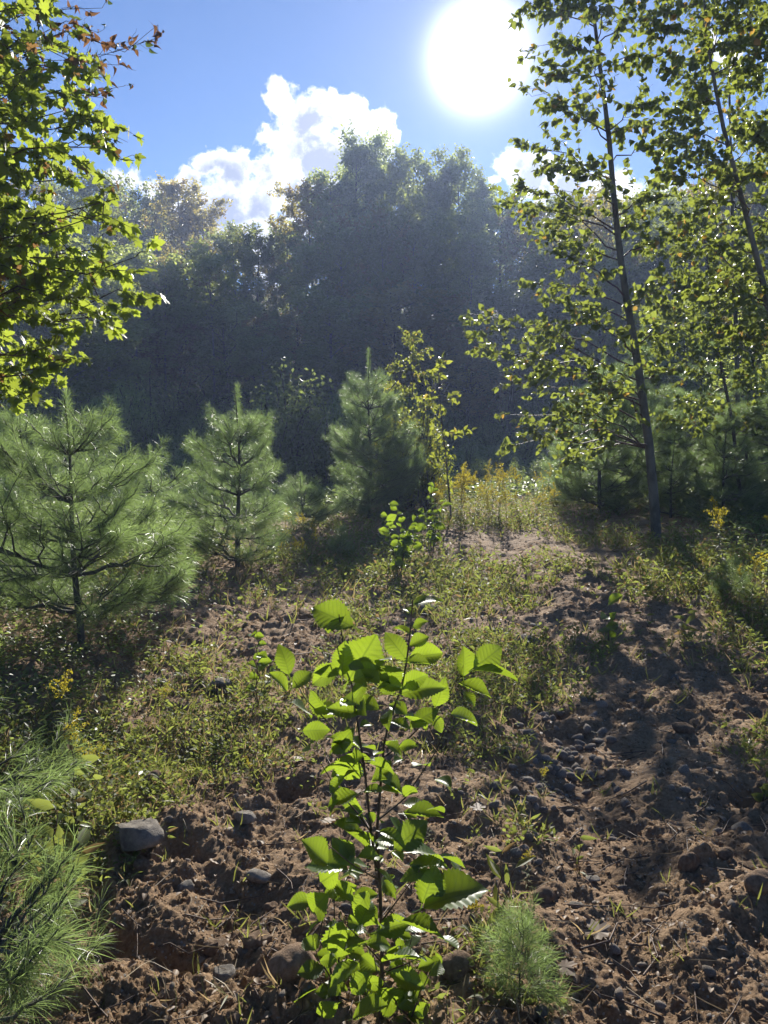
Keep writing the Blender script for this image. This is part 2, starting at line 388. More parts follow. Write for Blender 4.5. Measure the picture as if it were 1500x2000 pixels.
b2 = t.n('ShaderNodeBump'); b2.inputs['Strength'].default_value = .6; b2.inputs['Distance'].default_value = .006
t.put(b2.inputs['Height'], t.noise(P, 160, 4, .7)); t.put(b2.inputs['Normal'], b1.outputs[0])
t.put(p.inputs['Normal'], b2.outputs[0])
o = t.n('ShaderNodeOutputMaterial'); t.t.links.new(p.outputs[0], o.inputs[0])
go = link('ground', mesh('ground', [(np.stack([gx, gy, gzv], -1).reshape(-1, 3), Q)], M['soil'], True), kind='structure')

# ------------------------------------------------------------------ leaf shapes (along +X, length 1, face +Z)
def leaf_diamond(wd=.5, fold=.12):
    return np.array([(0, 0, 0), (.45, -wd / 2, fold), (1, 0, 0), (.45, wd / 2, fold)]), np.array([(0, 1, 2), (0, 2, 3)])
def leaf_lance(wd=.24, bend=.25):
    v, f = [], []
    for t_, w_ in ((0, .02), (.3, .9), (.65, .75), (1, .02)):
        z = -bend * t_ * t_; v += [(t_, -wd / 2 * w_, z + .06 * w_), (t_, 0, z), (t_, wd / 2 * w_, z + .06 * w_)]
    for r_ in range(3):
        for c_ in range(2): a = r_ * 3 + c_; f.append((a, a + 1, a + 4, a + 3))
    return np.array(v), np.array(f)
def leaf_round(wd=.8, fold=.10, bend=.2, pet=.4):
    """aspen: broad ovate blade with a short point, on a thin stalk"""
    prof = [(0, .0), (.06, .55), (.28, 1.), (.55, .86), (.8, .42), (1, 0)]
    v, f = [], []
    for t_, w_ in prof:
        z = -bend * t_ * t_
        v += [(t_, -wd / 2 * w_, z + fold * w_), (t_, 0, z), (t_, wd / 2 * w_, z + fold * w_)]
    for r_ in range(len(prof) - 1):
        for c_ in range(2): a = r_ * 3 + c_; f.append((a, a + 1, a + 4, a + 3))
    k0 = len(v); v += [(-pet, -.012, .05), (-pet, .012, .05), (.02, .012, 0), (.02, -.012, 0)]; f.append((k0, k0 + 1, k0 + 2, k0 + 3))
    return np.array(v), np.array(f)
def leaf_maple(bend=.12, pet=.45, s=0):
    """maple: five toothed lobes"""
    r_ = np.random.default_rng(s)
    ol = [(0, .02), (-.10, .16), (.02, .30), (.00, .42), (.16, .36), (.20, .30), (.34, .62), (.44, .50), (.58, .60), (.56, .42), (.50, .24), (.66, .28), (.72, .20), (.84, .16), (1, 0)]
    up = [(x, y) for x, y in ol]; dn = [(x + r_.uniform(-.03, .03), -y) for x, y in ol[1:-1]][::-1]
    pts = up + dn; v = [(.25, 0, 0)]
    for x, y in pts: v.append((x, y, .10 * abs(y) - bend * x * x + r_.uniform(-.03, .03) - .18 * y * y))
    m_ = len(pts); f = [(0, 1 + (q + 1) % m_, 1 + q) for q in range(m_)]
    k0 = len(v); v += [(-pet, -.012, .1), (-pet, .012, .1), (.05, 0, 0)]; f.append((k0, k0 + 1, k0 + 2))
    return np.array(v), np.array(f)
def leaf_alder(wd=.68, bend=.18, curl=.1, s=0, nt_=27, nc=4):
    """alder: ovate, saw-toothed, pleated along the side veins"""
    r_ = np.random.default_rng(s); v, f = [], []
    tt = np.linspace(0, 1, nt_)
    wv = (np.sin(np.pi * np.clip(tt, 0, 1) ** .74) ** .82) * (1.04 - .16 * tt); wv[0] = .05; wv[-1] = .02
    for q, t_ in enumerate(tt):
        tooth = 1 + (.11 if q % 2 else -.08) * (0 < q < nt_ - 1) + r_.uniform(-.03, .03)
        for c_ in range(-nc, nc + 1):
            s_ = c_ / nc; e = tooth if abs(c_) == nc else 1
            y = s_ * wd / 2 * wv[q] * e
            x = t_ + .17 * abs(s_) * wv[q] * (1 - t_) ** .3
            ph = (t_ - .0 * abs(s_)) * 9 * 2 * np.pi
            z = .011 * np.sin(ph) * min(1, abs(s_) * 2) * wv[q] + curl * abs(s_) ** 1.5 * wv[q] * wd - bend * t_ * t_ + .03 * np.sin(7 * t_ + s) * s_
            v.append((x / 1.02, y, z))
    C = 2 * nc + 1
    for q in range(nt_ - 1):
        for c_ in range(C - 1): a = q * C + c_; f.append((a, a + 1, a + C + 1, a + C))
    k0 = len(v); v += [(-.16, -.012, .02), (-.16, .012, .02), (.04, .014, 0), (.04, -.014, 0)]; f.append((k0, k0 + 1, k0 + 2, k0 + 3))
    return np.array(v), np.array(f)
def leaf_curled(s=0):
    v, f = leaf_round(.7, .3, .55, .3); return v, f

# ------------------------------------------------------------------ generic growth
def bend_path(p0, p1, n=7, sag=.1, wob=.03, r=rng):
    p0, p1 = np.array(p0, float), np.array(p1, float); L = np.linalg.norm(p1 - p0)
    t_ = np.linspace(0, 1, n)[:, None]
    P_ = p0 + (p1 - p0) * t_
    P_[:, 2] += sag * L * 4 * (t_ * (1 - t_))[:, 0]
    w_ = r.normal(size=(n, 3)) * wob * L; w_[0] = 0; w_[-1] *= .3
    return P_ + w_
def along(P_, t_):
    d = np.concatenate(([0], np.cumsum(np.linalg.norm(np.diff(P_, axis=0), axis=1)))); s_ = t_ * d[-1]
    return np.stack([np.interp(s_, d, P_[:, c_]) for c_ in range(3)], -1)
def leafy_branch(p0, p1, r0, ntw, twl, nleaf, r=rng, sag=.1, wob=.03, start=.3):
    """a limb from p0 to p1 with side twigs; returns wood tubes and leaf places (position, outward direction)"""
    B = bend_path(p0, p1, 7, sag, wob, r); wood = [tube(B, np.linspace(r0, r0 * .2, 7), 5)]
    pos, dr = [], []
    ax = norm(B[-1] - B[0])
    ts = np.concatenate([r.uniform(start, 1, ntw), [1.]])
    for tq in ts:
        q0 = along(B, np.array([tq]))[0]
        d = norm(ax * r.uniform(.3, 1.) + rdir(1, r)[0] * np.array([1, 1, .6]) * .9)
        L = twl * r.uniform(.5, 1.2) * (1.15 - .5 * tq)
        Tq = bend_path(q0, q0 + d * L, 5, .05, .05, r); wood.append(tube(Tq, np.linspace(r0 * .28, r0 * .1, 5), 4))
        m_ = max(2, int(nleaf * L / twl)); tl = r.uniform(.12, 1, m_)
        pp = along(Tq, tl); pos.append(pp); dr.append(norm(d[None] * .7 + rdir(m_, r)))
    return wood, np.concatenate(pos), np.concatenate(dr)

def leaf_place(pos, dr, r, droop=.35, face=.6):
    n_ = len(pos); X = norm(dr + np.array([0, 0, -droop])); N = norm(np.array([0, 0, 1.]) * face + rdir(n_, r))
    return frames(X, N)

# ------------------------------------------------------------------ forest beyond the clearing
def forest_variant(seed, H=16., cr=3.0, base=.3, nl=26, lm=66, leaf=.28, mat='forest', col=.75):
    r = np.random.default_rng(seed); wood, pos = [], []
    tp = np.stack([.25 * np.sin(np.linspace(0, 3, 9) + seed), .25 * np.cos(np.linspace(0, 2.5, 9) * 1.3 + seed), np.linspace(-.6, H * .97, 9)], -1); tp[:2, :2] *= .2
    wood.append(tube(tp, np.linspace(H * (.0125 if base < .5 else .0075), .02, 9), 7))
    for q in range(nl):
        h = base + (1 - base) * ((q + r.uniform(0, 1)) / nl) ** .85
        p0 = along(tp, np.array([min(.99, h * .93)]))[0]; a = q * 2.4 + r.uniform(-.5, .5); u = (h - base) / (1 - base)
        L = cr * (.3 + .8 * math.sin(math.pi * min(1, .2 + .72 * u)) ** .9) * r.uniform(.55, 1.15)
        p1 = p0 + np.array([math.cos(a) * L, math.sin(a) * L, L * r.uniform(.35, 1.0) + .3])
        B = bend_path(p0, p1, 5, .05, .05, r); wood.append(tube(B, np.linspace(.055, .015, 5) * (1.2 - h * .6), 4))
        for s_ in range(6):
            tq = min(1, r.uniform(.3, 1.15)); c0 = along(B, np.array([tq]))[0]
            d = norm(np.array([math.cos(a) * .5, math.sin(a) * .5, .55]) + rdir(1, r)[0]); l_ = r.uniform(.5, 1.3)
            m_ = int(lm * r.uniform(.4, 1.3)); tt_ = r.uniform(0, 1, m_)
            pos.append(c0 + d * (tt_ * l_)[:, None] + r.normal(size=(m_, 3)) * (.09 + .17 * np.sin(np.pi * (.15 + .8 * tt_)))[:, None] + np.array([0, 0, .25]) * (tt_ ** 2)[:, None])
    pos = np.concatenate(pos); m_ = len(pos)
    fr = frames(rdir(m_, r), rdir(m_, r))
    lf = inst(leaf_diamond(.62, .08), pos, fr, r.uniform(.6, 1.25, m_) * leaf)
    return mesh('trunk', wood, M['bark_pale'] if mat == 'forest' and seed % 2 else M['bark_dark'], True), mesh('crown', [lf], M[mat])
FV = [forest_variant(1, 16, 2.6, .22), forest_variant(2, 16, 3.2, .30, mat='forest2'), forest_variant(3, 16, 2.2, .2, 30), forest_variant(4, 16, 3.6, .34, 24),
      forest_variant(5, 16, 2.9, .26, mat='forest2'), forest_variant(6, 16, 1.9, .15, 28),
      forest_variant(7, 16, 1.6, .52, 16, 50), forest_variant(9, 16, 1.9, .6, 14, 50)]
SIL = [(-60, 330), (60, 350), (130, 360), (190, 335), (240, 385), (300, 370), (350, 352), (400, 395), (450, 440), (500, 452), (535, 500), (565, 430), (605, 355), (650, 330), (690, 252), (725, 262), (765, 312), (805, 300),
       (855, 325), (898, 288), (940, 335), (985, 372), (1040, 405), (1090, 390), (1150, 370), (1210, 385), (1270, 360), (1330, 375), (1390, 350), (1450, 365), (1520, 330), (1590, 350)]
FW = ['standing on the skyline of', 'half hidden at the back of', 'in the lower front edge of', 'standing before']
FK = ['leafy broadleaf tree', 'slender bronze tree', 'narrow upright leafy tree', 'broad dark tree', 'broad bronze tree', 'narrow low-branched tree', 'thin pale pole tree', 'thin pale tall tree']
def forest_tree(px, py, Y, v, wide=1., row=0):
    tp = at(px, py, Y); z0 = gz(tp.x, tp.y); H = tp.z - z0; s = H / 16.1
    side = 'above the pines' if px < 560 else 'behind the lone pine' if px < 830 else 'beyond the goldenrod' if px < 1080 else 'behind the aspens'
    lab = 'tallest tree of the dark wood, its crown rising against the white cloud' if (px, py) == (690, 252) else f'{FK[v]} {FW[row]} the wood {side}'
    o = thing('forest_tree', lab, 'tree', (tp.x, tp.y, z0), 'trees of the wood beyond the clearing', random.uniform(0, 6.28))
    w_ = wide * max(.75, min(1.25, 1 / math.sqrt(s))) * s
    o.scale = (w_, w_, s)
    link('trunk', FV[v][0], o); link('crown', FV[v][1], o)
for q, (px, py) in enumerate(SIL):
    tall = 640 < px < 960
    forest_tree(px, py, random.uniform(66, 72) if tall else random.uniform(58, 70), ([2, 0, 5, 2, 0, 3] if tall else [1, 4, 0, 3, 1, 2])[q % 6])
SX, SY = [s[0] for s in SIL], [s[1] for s in SIL]
for q in range(30):                                                     # second row behind
    px = -120 + q * 58 + random.uniform(-15, 15); forest_tree(px, np.interp(px, SX, SY) + random.uniform(25, 80), random.uniform(74, 84), random.randrange(6), row=1)
for q in range(28):                                                     # lower edge of the wood
    px = -150 + q * 63 + random.uniform(-20, 20); top = np.interp(px, SX, SY)
    forest_tree(px, top + random.uniform(90, 220), random.uniform(47, 57), random.randrange(6), row=2)
for q in range(24):
    px = -100 + q * 68 + random.uniform(-20, 20)
    forest_tree(px, random.uniform(560, 660), random.uniform(40, 50), random.randrange(6), 1.5, 2)
for q, (px, py, Y) in enumerate(((262, 470, 44), (322, 500, 46), (352, 530, 50), (405, 470, 45), (596, 470, 50), (668, 430, 50), (742, 430, 47), (815, 430, 48), (920, 440, 48))):
    forest_tree(px, py, Y, 6 + q % 2, 1.0, 3)
for px, py, Y in ((140, 470, 38), (60, 430, 36), (110, 560, 33), (200, 600, 36)): forest_tree(px, py, Y, 0, 1.3, 2)

# shrubs: rounded leafy bushes filling the shade between clearing and wood
def shrub_variant(seed, H=2., rr=.8, n_=26, mat='shrub', leaf=.075, lm=150, up=.8):
    r = np.random.default_rng(seed); wood, pos, dr = [], [], []
    for q in range(n_):
        a = r.uniform(0, 6.28); e = r.uniform(0, 1) ** .6 * rr; h = H * (1 - .55 * (e / rr) ** 2) * r.uniform(.45, 1)
        tip = np.array([math.cos(a) * e, math.sin(a) * e, h]); st = np.array([math.cos(a) * .06, math.sin(a) * .06, -.1])
        B = bend_path(st, tip, 6, .05, .04, r); wood.append(tube(B, np.linspace(.012, .004, 6) * H, 4))
        tl = r.uniform(.2, 1.02, lm) ** .8; pp = along(B, np.minimum(tl, 1)) + r.normal(size=(lm, 3)) * .11 * H * .5
        pos.append(pp); dr.append(norm(r.normal(size=(lm, 3)) + np.array([0, 0, .2])))
    pos, dr = np.concatenate(pos), np.concatenate(dr); pos[:, 2] = np.abs(pos[:, 2]) + .03; m_ = len(pos)
    return mesh('stem', wood, M['bark_dark'], True), mesh('foliage', [inst(leaf_diamond(.6, .1), pos, leaf_place(pos, dr, r), r.uniform(.6, 1.2, m_) * leaf)], M[mat])
SV = [shrub_variant(21), shrub_variant(22, 2., .6, 22), shrub_variant(23, 2., 1.0, 30), shrub_variant(24, 2., .7, 24, 'forest2'), shrub_variant(25, 2., .55, 24, 'birch', .062, 120)]
def shrub(px, py, Y, v, label, group='bushes in the shade before the wood', wide=1., name='shrub'):
    tp = at(px, py, Y); z0 = gz(tp.x, tp.y); s = (tp.z - z0) / 2.
    o = thing(name, label, 'bush', (tp.x, tp.y, z0 - .02), group, random.uniform(0, 6.28)); o.scale = (s * wide, s * wide, s)
    link('stem', SV[v][0], o); f = link('foliage', SV[v][1], o)
    return o
for px, py, Y in ((560, 690, 19), (515, 740, 18), (605, 735, 19.5), (640, 800, 18), (470, 770, 22), (240, 705, 26), (225, 760, 24), (180, 740, 27), (300, 800, 26), (350, 810, 30), (400, 770, 32), (660, 760, 26),
                  (920, 840, 24), (980, 850, 23), (1030, 800, 27), (960, 800, 32), (880, 790, 30), (1080, 760, 28), (330, 860, 18), (380, 850, 20), (620, 850, 19), (580, 880, 17), (940, 880, 19), (1010, 890, 18.5), (1060, 880, 20), (100, 720, 25), (40, 700, 22),
                  (430, 880, 19), (700, 720, 33), (800, 740, 34), (500, 800, 34), (300, 700, 36), (1100, 700, 33)):
    near = 'under the maple branches' if px < 260 else 'behind the bushy pine' if px < 430 else 'between the small pine and the lone pine' if px < 720 else 'beyond the goldenrod patch' if px < 1060 else 'behind the pine thicket'
    shrub(px, py, Y, random.randrange(3), ('tall' if py < 780 else 'low') + f' dark green bush in the shade {near}', wide=random.uniform(.8, 1.1))
for q in range(36):
    px = -40 + q * 46 + random.uniform(-20, 20)
    shrub(px, random.uniform(700, 800), random.uniform(36, 46), random.randrange(4), 'low leafy bush growing at the foot of the wood', 'bushes at the foot of the wood', 1.5)
shrub(795, 695, 14.2, 4, 'pale leafy birch bush pressed against the lone pine', 'birch shoots by the lone pine', .85)
shrub(838, 790, 13.6, 4, 'low pale birch bush under the slim birch shoot', 'birch shoots by the lone pine', .85)
shrub(765, 780, 14.4, 4, 'low pale birch bush growing into the lone pine', 'birch shoots by the lone pine', .85)
# taller trees behind the aspens on the right and the left margin
MK = ['leafy', 'leafy', 'narrow upright', 'broad spreading', 'bronze-tinged', 'narrow low-branched', 'thin', 'thin']
for px, py, Y, v in ((1080, 430, 46, 0), (1150, 400, 44, 4), (1230, 390, 43, 2), (1330, 370, 42, 0), (1420, 340, 40, 4), (1500, 300, 40, 0), (1590, 260, 36, 3), (1180, 470, 40, 5), (1290, 450, 40, 2), (1380, 430, 38, 5), (1460, 420, 36, 0),
                     (1350, 580, 24, 5), (1420, 560, 22, 0), (1490, 540, 20, 4), (1560, 520, 17, 3), (1270, 600, 27, 2)):
    tp = at(px, py, Y); z0 = gz(tp.x, tp.y); H = tp.z - z0; s = H / 16.1; k_ = .9 if Y > 30 else 1.5
    gap = 'on the goldenrod side of the leaning aspen' if px < 1200 else 'between the two aspen trunks' if px < 1400 else 'behind the crooked dark aspen'
    o = thing('young_tree', f'{MK[v]} {"low" if Y < 30 else "tall"} tree beyond the pine thicket, {gap}', 'tree', (tp.x, tp.y, z0), ('young trees behind the aspens', 'low trees behind the pine thicket')[Y < 30], random.uniform(0, 6.28)); o.scale = (s * k_, s * k_, s)
    link('trunk', FV[v][0], o); link('crown', FV[v][1], o)
for q in range(34):
    px = -60 + q * 48 + random.uniform(-18, 18)
    shrub(px, random.uniform(560, 680), random.uniform(56, 64), random.randrange(4), 'tall thicket bush growing between the trunks inside the dark wood', 'bushes inside the wood', 1.0)

# ------------------------------------------------------------------ young white pines
def needles_on(P_, r, per_m, nl=.085, spread=.8, t0=0., t1=1., wd=.0016):
    L = np.linalg.norm(np.diff(P_, axis=0), axis=1).sum() * (t1 - t0); n_ = max(8, int(L * per_m))
    t_ = r.uniform(t0, t1, n_); p_ = along(P_, t_); d_ = norm(along(P_, np.minimum(t_ + .05, 1)) - along(P_, np.maximum(t_ - .05, 0)))
    X = norm(d_ * r.uniform(.45, 1.25, (n_, 1)) + rdir(n_, r) * spread + np.array([0, 0, -.08])); S = norm(np.cross(X, rdir(n_, r)))
    l_ = nl * r.uniform(.7, 1.15, (n_, 1)); w_ = wd
    mid = p_ + X * l_ * .55; tip = p_ + X * l_ + np.array([0, 0, -1]) * l_ * .16
    V = np.stack([p_ - S * w_ * .3, mid - S * w_ * .5, tip, mid + S * w_ * .5], 1).reshape(-1, 3)
    return V, (np.arange(n_) * 4)[:, None] + np.array([[0, 1, 2, 3]])
def pine_branch(seed, L, per_m=620, nl=.1, wd=.0017, order=2, rs=1.):
    """branch along +X curving up, whorled side shoots, needles toward the shoot ends"""
    r = np.random.default_rng(seed); wood, nd = [], []
    B = bend_path((0, 0, 0), (L, 0, .16 * L), 8, -.07, .02, r); r0 = (.006 + .011 * L) * rs
    wood.append(tube(B, np.linspace(r0, .0025 * min(1, rs * 1.5), 8), 5)); nd.append(needles_on(B, r, per_m * 1.2, nl, .8, max(.3, 1 - .45 / L), 1, wd))
    nwh = max(1, int(L / .17))
    for q in range(nwh):
        tq = .25 + .72 * q / nwh + r.uniform(-.03, .03); c = along(B, np.array([tq]))[0]; rem = L * (1 - tq)
        for sd in (-1, 1):
            for e in range(2 if r.uniform() < .45 else 1):
                l_ = min(.55, max(.10, rem * r.uniform(.65, 1.0))); a = sd * r.uniform(.55, 1.0)
                d = np.array([math.cos(a), math.sin(a), r.uniform(-.05, .5)]); T_ = bend_path(c, c + d * l_, 5, -.06, .03, r)
                wood.append(tube(T_, np.linspace(r0 * .5, .002 * min(1, rs * 1.5), 5), 4)); nd.append(needles_on(T_, r, per_m * 1.05, nl, .8, .42 if l_ > .2 else .1, 1, wd))
                if l_ > .2 and order > 1:
                    for g in range(3):
                        tg = r.uniform(.35, .9); c2 = along(T_, np.array([tg]))[0]; a2 = a + r.choice([-1, 1]) * r.uniform(.5, .9); l2 = l_ * r.uniform(.3, .5)
                        d2 = np.array([math.cos(a2), math.sin(a2), r.uniform(0, .6)]); T2 = bend_path(c2, c2 + d2 * l2, 4, -.05, .03, r)
                        wood.append(tube(T2, np.linspace(.0035, .0018, 4), 4)); nd.append(needles_on(T2, r, per_m, nl, .85, 0, 1, wd))
    return mesh('branch', wood, M['bark_pine'], True), mesh('needles', nd, M['needle'])
PB = {}
for L in (.16, .3, .5, .75, 1.0):
    PB[L] = [pine_branch(int(100 * L) + s_ * 7, L) for s_ in range(3)]
PN = {L: [pine_branch(int(300 * L) + s_, L, 420, .095, .0015) for s_ in range(2)] for L in (.3, .5, .7)}
PS = [pine_branch(900 + s_, .09, 900, .06, .0011, 1, .28) for s_ in range(3)]
def pine_leader(L, seed):
    r = np.random.default_rng(seed); B = np.stack([np.zeros(6), np.zeros(6), np.linspace(0, L, 6)], -1)
    return mesh('needles', [needles_on(B, r, 1500, .085, .55, .1, 1)], M['needle'])
LEAD = [pine_leader(.5, 5), pine_leader(.28, 6)]
def pine(loc, H, label, rz=0., wid=.55, lead=.35, group='young white pines round the clearing', whorl=.3, seed=0, lean=(0, 0), z_low=.22, extra=0, name='young_pine', nb=5, skip=.12, sets=None):
    r = np.random.default_rng(seed); x, y = loc; z0 = gz(x, y)
    o = thing(name, label, 'pine', (x, y, z0), group, rz)
    zs = np.linspace(-.08, H, 10); tp = np.stack([lean[0] * (np.maximum(zs, 0) / H) ** 1.3 + .02 * np.sin(zs * 3 + seed), lean[1] * (np.maximum(zs, 0) / H) ** 1.3 + .02 * np.cos(zs * 2.4 + seed), zs], -1); tp[0, :2] = tp[1, :2]
    me = mesh('trunk', [tube(tp, np.linspace(.010 + .011 * H, .004, 10), 8)], M['bark_pine'], True); link('trunk', me, o)
    le = LEAD[0] if lead > .3 else LEAD[1]; ll = .5 if lead > .3 else .28
    link('needles', le, o, loc=tuple(along(tp, np.array([1 - ll * .93 / (H + .08)]))[0]))
    z = z_low * H; PBX = sets or PB; keys = np.array(sorted(PBX))
    while z < H - lead * .75:
        u = z / H; L = wid * H * (1 - u) ** .95 * (.65 + .35 * sst(0, .3, u)) * 1.12 + .08
        c = along(tp, np.array([(z + .08) / (H + .08)]))[0]; a0 = r.uniform(0, 6.28); k_ = nb + (r.uniform() < .4)
        for q in range(k_):
            if r.uniform() < skip: continue
            Lq = max(.13, L * r.uniform(.5, 1.28)); kk = keys[np.argmin(np.abs(np.log(keys / Lq)))]; s_ = Lq / kk; v = PBX[kk][r.integers(len(PBX[kk]))]
            el = R(8 + 38 * u ** 1.3 + r.uniform(-14, 14)); a = a0 + q * 2 * math.pi / k_ + r.uniform(-.25, .25)
            mt = Matrix.Translation(Vector(c)) @ Matrix.Rotation(a, 4, 'Z') @ Matrix.Rotation(-el, 4, 'Y') @ Matrix.Rotation(r.uniform(-.5, .5), 4, 'X') @ Matrix.Scale(float(s_), 4)
            b = link('branch', v[0], o, mat4=mt); link('needles', v[1], b)
        z += whorl * r.uniform(.85, 1.2) * (.85 + .45 * u)
    return o
def pine_px(px, base_py, top_py, label, **kw):
    g = gpt(px, base_py); tp = at(px, top_py, g.y); return pine((g.x, g.y), tp.z - g.z, label, **kw)
NP = 'young white pines round the clearing'
pine_px(163, 1255, 780, 'bushy young pine with bare lower trunk showing, at the left edge of the earth clearing', wid=.60, lead=.4, seed=3, lean=(-.08, 0), z_low=.13, skip=.08, whorl=.27, nb=6)
pine_px(468, 1105, 762, 'small young pine with a tall leader, between the bushy pine and the clearing', wid=.46, lead=.42, seed=4, z_low=.04, skip=.06, whorl=.26)
pine_px(722, 1012, 688, 'taller young pine standing alone beside the yellow-green birch shoots', wid=.36, lead=.42, seed=5, z_low=.02, skip=.06, whorl=.26, nb=6)
pine_px(60, 1120, 790, 'young pine behind the bushy pine, under the maple branches', wid=.42, seed=6, z_low=.08)
pine_px(300, 1075, 880, 'young pine half hidden behind the bushy pine with bare lower trunk', wid=.62, seed=7, z_low=.08)
pine_px(590, 1035, 930, 'low young pine in shade beside the taller lone pine', wid=.75, lead=.2, seed=8, z_low=.08, whorl=.15)
pine_px(-60, 1190, 860, 'young pine at the outer side of the bushy pine', wid=.55, seed=18, z_low=.1)
for (px, by, ty, sd) in ((1170, 1000, 690, 9), (1245, 985, 640, 10), (1360, 990, 660, 11), (1450, 1000, 700, 12), (1130, 985, 790, 13), (1410, 1020, 800, 15), (1520, 1010, 640, 14), (1310, 1012, 850, 16)):
    pine_px(px, by, ty, '%s pine of the thicket %s' % ('low' if ty > 780 else 'tall', 'in front of the aspen trunks' if by > 1005 else 'on the goldenrod side of the leaning aspen' if px < 1200 else 'behind the leaning aspen' if px < 1300 else 'beyond the leaning aspen'), wid=.40, seed=sd, z_low=.04, group='pines in the thicket below the aspens', whorl=.34, nb=6)
pine((-1.10, 1.80), .48, 'young pine whose lower branches reach over the flat grey rock', wid=1.25, lead=.28, seed=33, z_low=.15, whorl=.16, rz=1.0, nb=5, skip=.1, sets=PN)
pine((-1.86, 2.75), 1.05, 'young pine with long drooping needles in front of the bushy pine', wid=.55, lead=.28, seed=32, z_low=.2, whorl=.24, rz=.4, sets=PN)
SEED = 'pine seedlings on the clearing'
def seedling(px, py, H, label, seed):
    r = np.random.default_rng(seed); g = gpt(px, py); o = thing('pine_seedling', label, 'pine', g, SEED)
    tp = bend_path((0, 0, -.03), (.01, .0, H), 6, .01, .02, r); link('trunk', mesh('trunk', [tube(tp, np.linspace(.003, .0012, 6), 6)], M['bark_pine'], True), o)
    for q in range(15):
        u = .2 + .8 * q / 14; c = along(tp, np.array([u]))[0]; el = R(15 + 60 * u ** 2)
        mt = Matrix.Translation(Vector(c)) @ Matrix.Rotation(q * 2.4, 4, 'Z') @ Matrix.Rotation(-el, 4, 'Y') @ Matrix.Scale(float(r.uniform(.7, 1.25) * H / .22 * (1.1 - .5 * u)), 4)
        v = PS[q % 3]; b_ = link('branch', v[0], o, mat4=mt); link('needles', v[1], b_)
seedling(1010, 1960, .21, 'feathery pine seedling growing beside the leafy alder sapling', 41)
seedling(665, 1090, .3, 'pale pine seedling on the weedy patch before the lone pine', 42)
seedling(1425, 1180, .32, 'pine seedling among the goldenrod on the right verge', 43)

# ------------------------------------------------------------------ leafy trees with leaves built one by one
def dress(root, pos, fr, sc, tmpls, mat, n_obj, mat_obj=None):
    """largest-looking leaves become leaf objects, the rest one part"""
    pos = np.asarray(pos); wp = pos + np.array(root.location)[None]
    d = wp - np.array([0, 0, CAMZ]); fwd = d[:, 1] * CP - d[:, 2] * SP; up = d[:, 1] * SP + d[:, 2] * CP
    sx_, sy_ = 750 + F * d[:, 0] / fwd, 1000 - F * up / fwd
    inside = (sx_ > 0) & (sx_ < 1500) & (sy_ > 0) & (sy_ < 2000)
    area = np.abs(np.einsum('ni,ni->n', fr[:, :, 2], norm(d))) * (sc / fwd) ** 2 * inside
    od = np.argsort(-area * rng.uniform(.5, 1, len(area))); top, rest = od[:n_obj], od[n_obj:]
    ms = [mesh('leaf', [tm], mat, True) for tm in tmpls]
    for q, a in enumerate(top): link('leaf', ms[q % len(ms)], root, mat4=m4(fr[a], pos[a], sc[a]))
    if len(rest):
        k_ = len(tmpls); ps = [inst(tm, pos[rest[q::k_]], fr[rest[q::k_]], sc[rest[q::k_]]) for q, tm in enumerate(tmpls) if len(rest[q::k_])]
        link('foliage', mesh('foliage', ps, mat, True), root, kind='stuff')

def tip_tree(name, label, cat, trunk_px, Y, tips, mat, bark, tmpls, leaf, r0, seed, group=None, ntw=7, twl=.5, nleaf=9, n_obj=300, sag=.06, droop=.35, back=.35, start=.3, face=.6, extra_top=0):
    """tree whose limbs run from its trunk to given tips; trunk_px: photo pixels of the trunk, base first"""
    r = np.random.default_rng(seed)
    tp = np.array([tuple(at(px, py, Y)) for px, py in trunk_px]); base = tp[0].copy(); base[2] = gz(base[0], base[1])
    tp[0] = base; tp = np.vstack([[base - np.array([0, 0, .15])], tp]); loc = base
    o = thing(name, label, cat, tuple(loc), group)
    tp = tp - loc; s_ = np.linspace(0, 1, 18); tp = along(tp, s_)
    link('trunk', mesh('trunk', [tube(tp, r0 * (1 - .85 * s_), 10)], bark, True), o)
    P_, D_ = [], []
    for (px, py, dy) in tips:
        tip = np.array(at(px, py, Y + dy)) - loc; L0 = np.linalg.norm(tip[:2] - np.interp(tip[2], tp[:, 2], tp[:, 0]))
        hd = math.hypot(tip[0] - np.interp(tip[2], tp[:, 2], tp[:, 0]), tip[1] - np.interp(tip[2], tp[:, 2], tp[:, 1]))
        z0 = max(.15 * tp[-1, 2], min(tp[-1, 2] * .98, tip[2] - back * hd)); p0 = np.array([np.interp(z0, tp[:, 2], tp[:, c_]) for c_ in range(3)])
        wood, pp, dd = leafy_branch(p0, tip, r0 * .22 * (1 - .5 * z0 / tp[-1, 2]), ntw, twl, nleaf, r, sag, .03, start)
        link('branch', mesh('branch', wood, bark if hd > 3 else M['twig'], True), o); P_.append(pp); D_.append(dd)
    P_, D_ = np.concatenate(P_), np.concatenate(D_); fr = leaf_place(P_, D_, r, droop, face)
    dress(o, P_, fr, r.uniform(.65, 1.2, len(P_)) * leaf, tmpls, mat, n_obj)
    return o

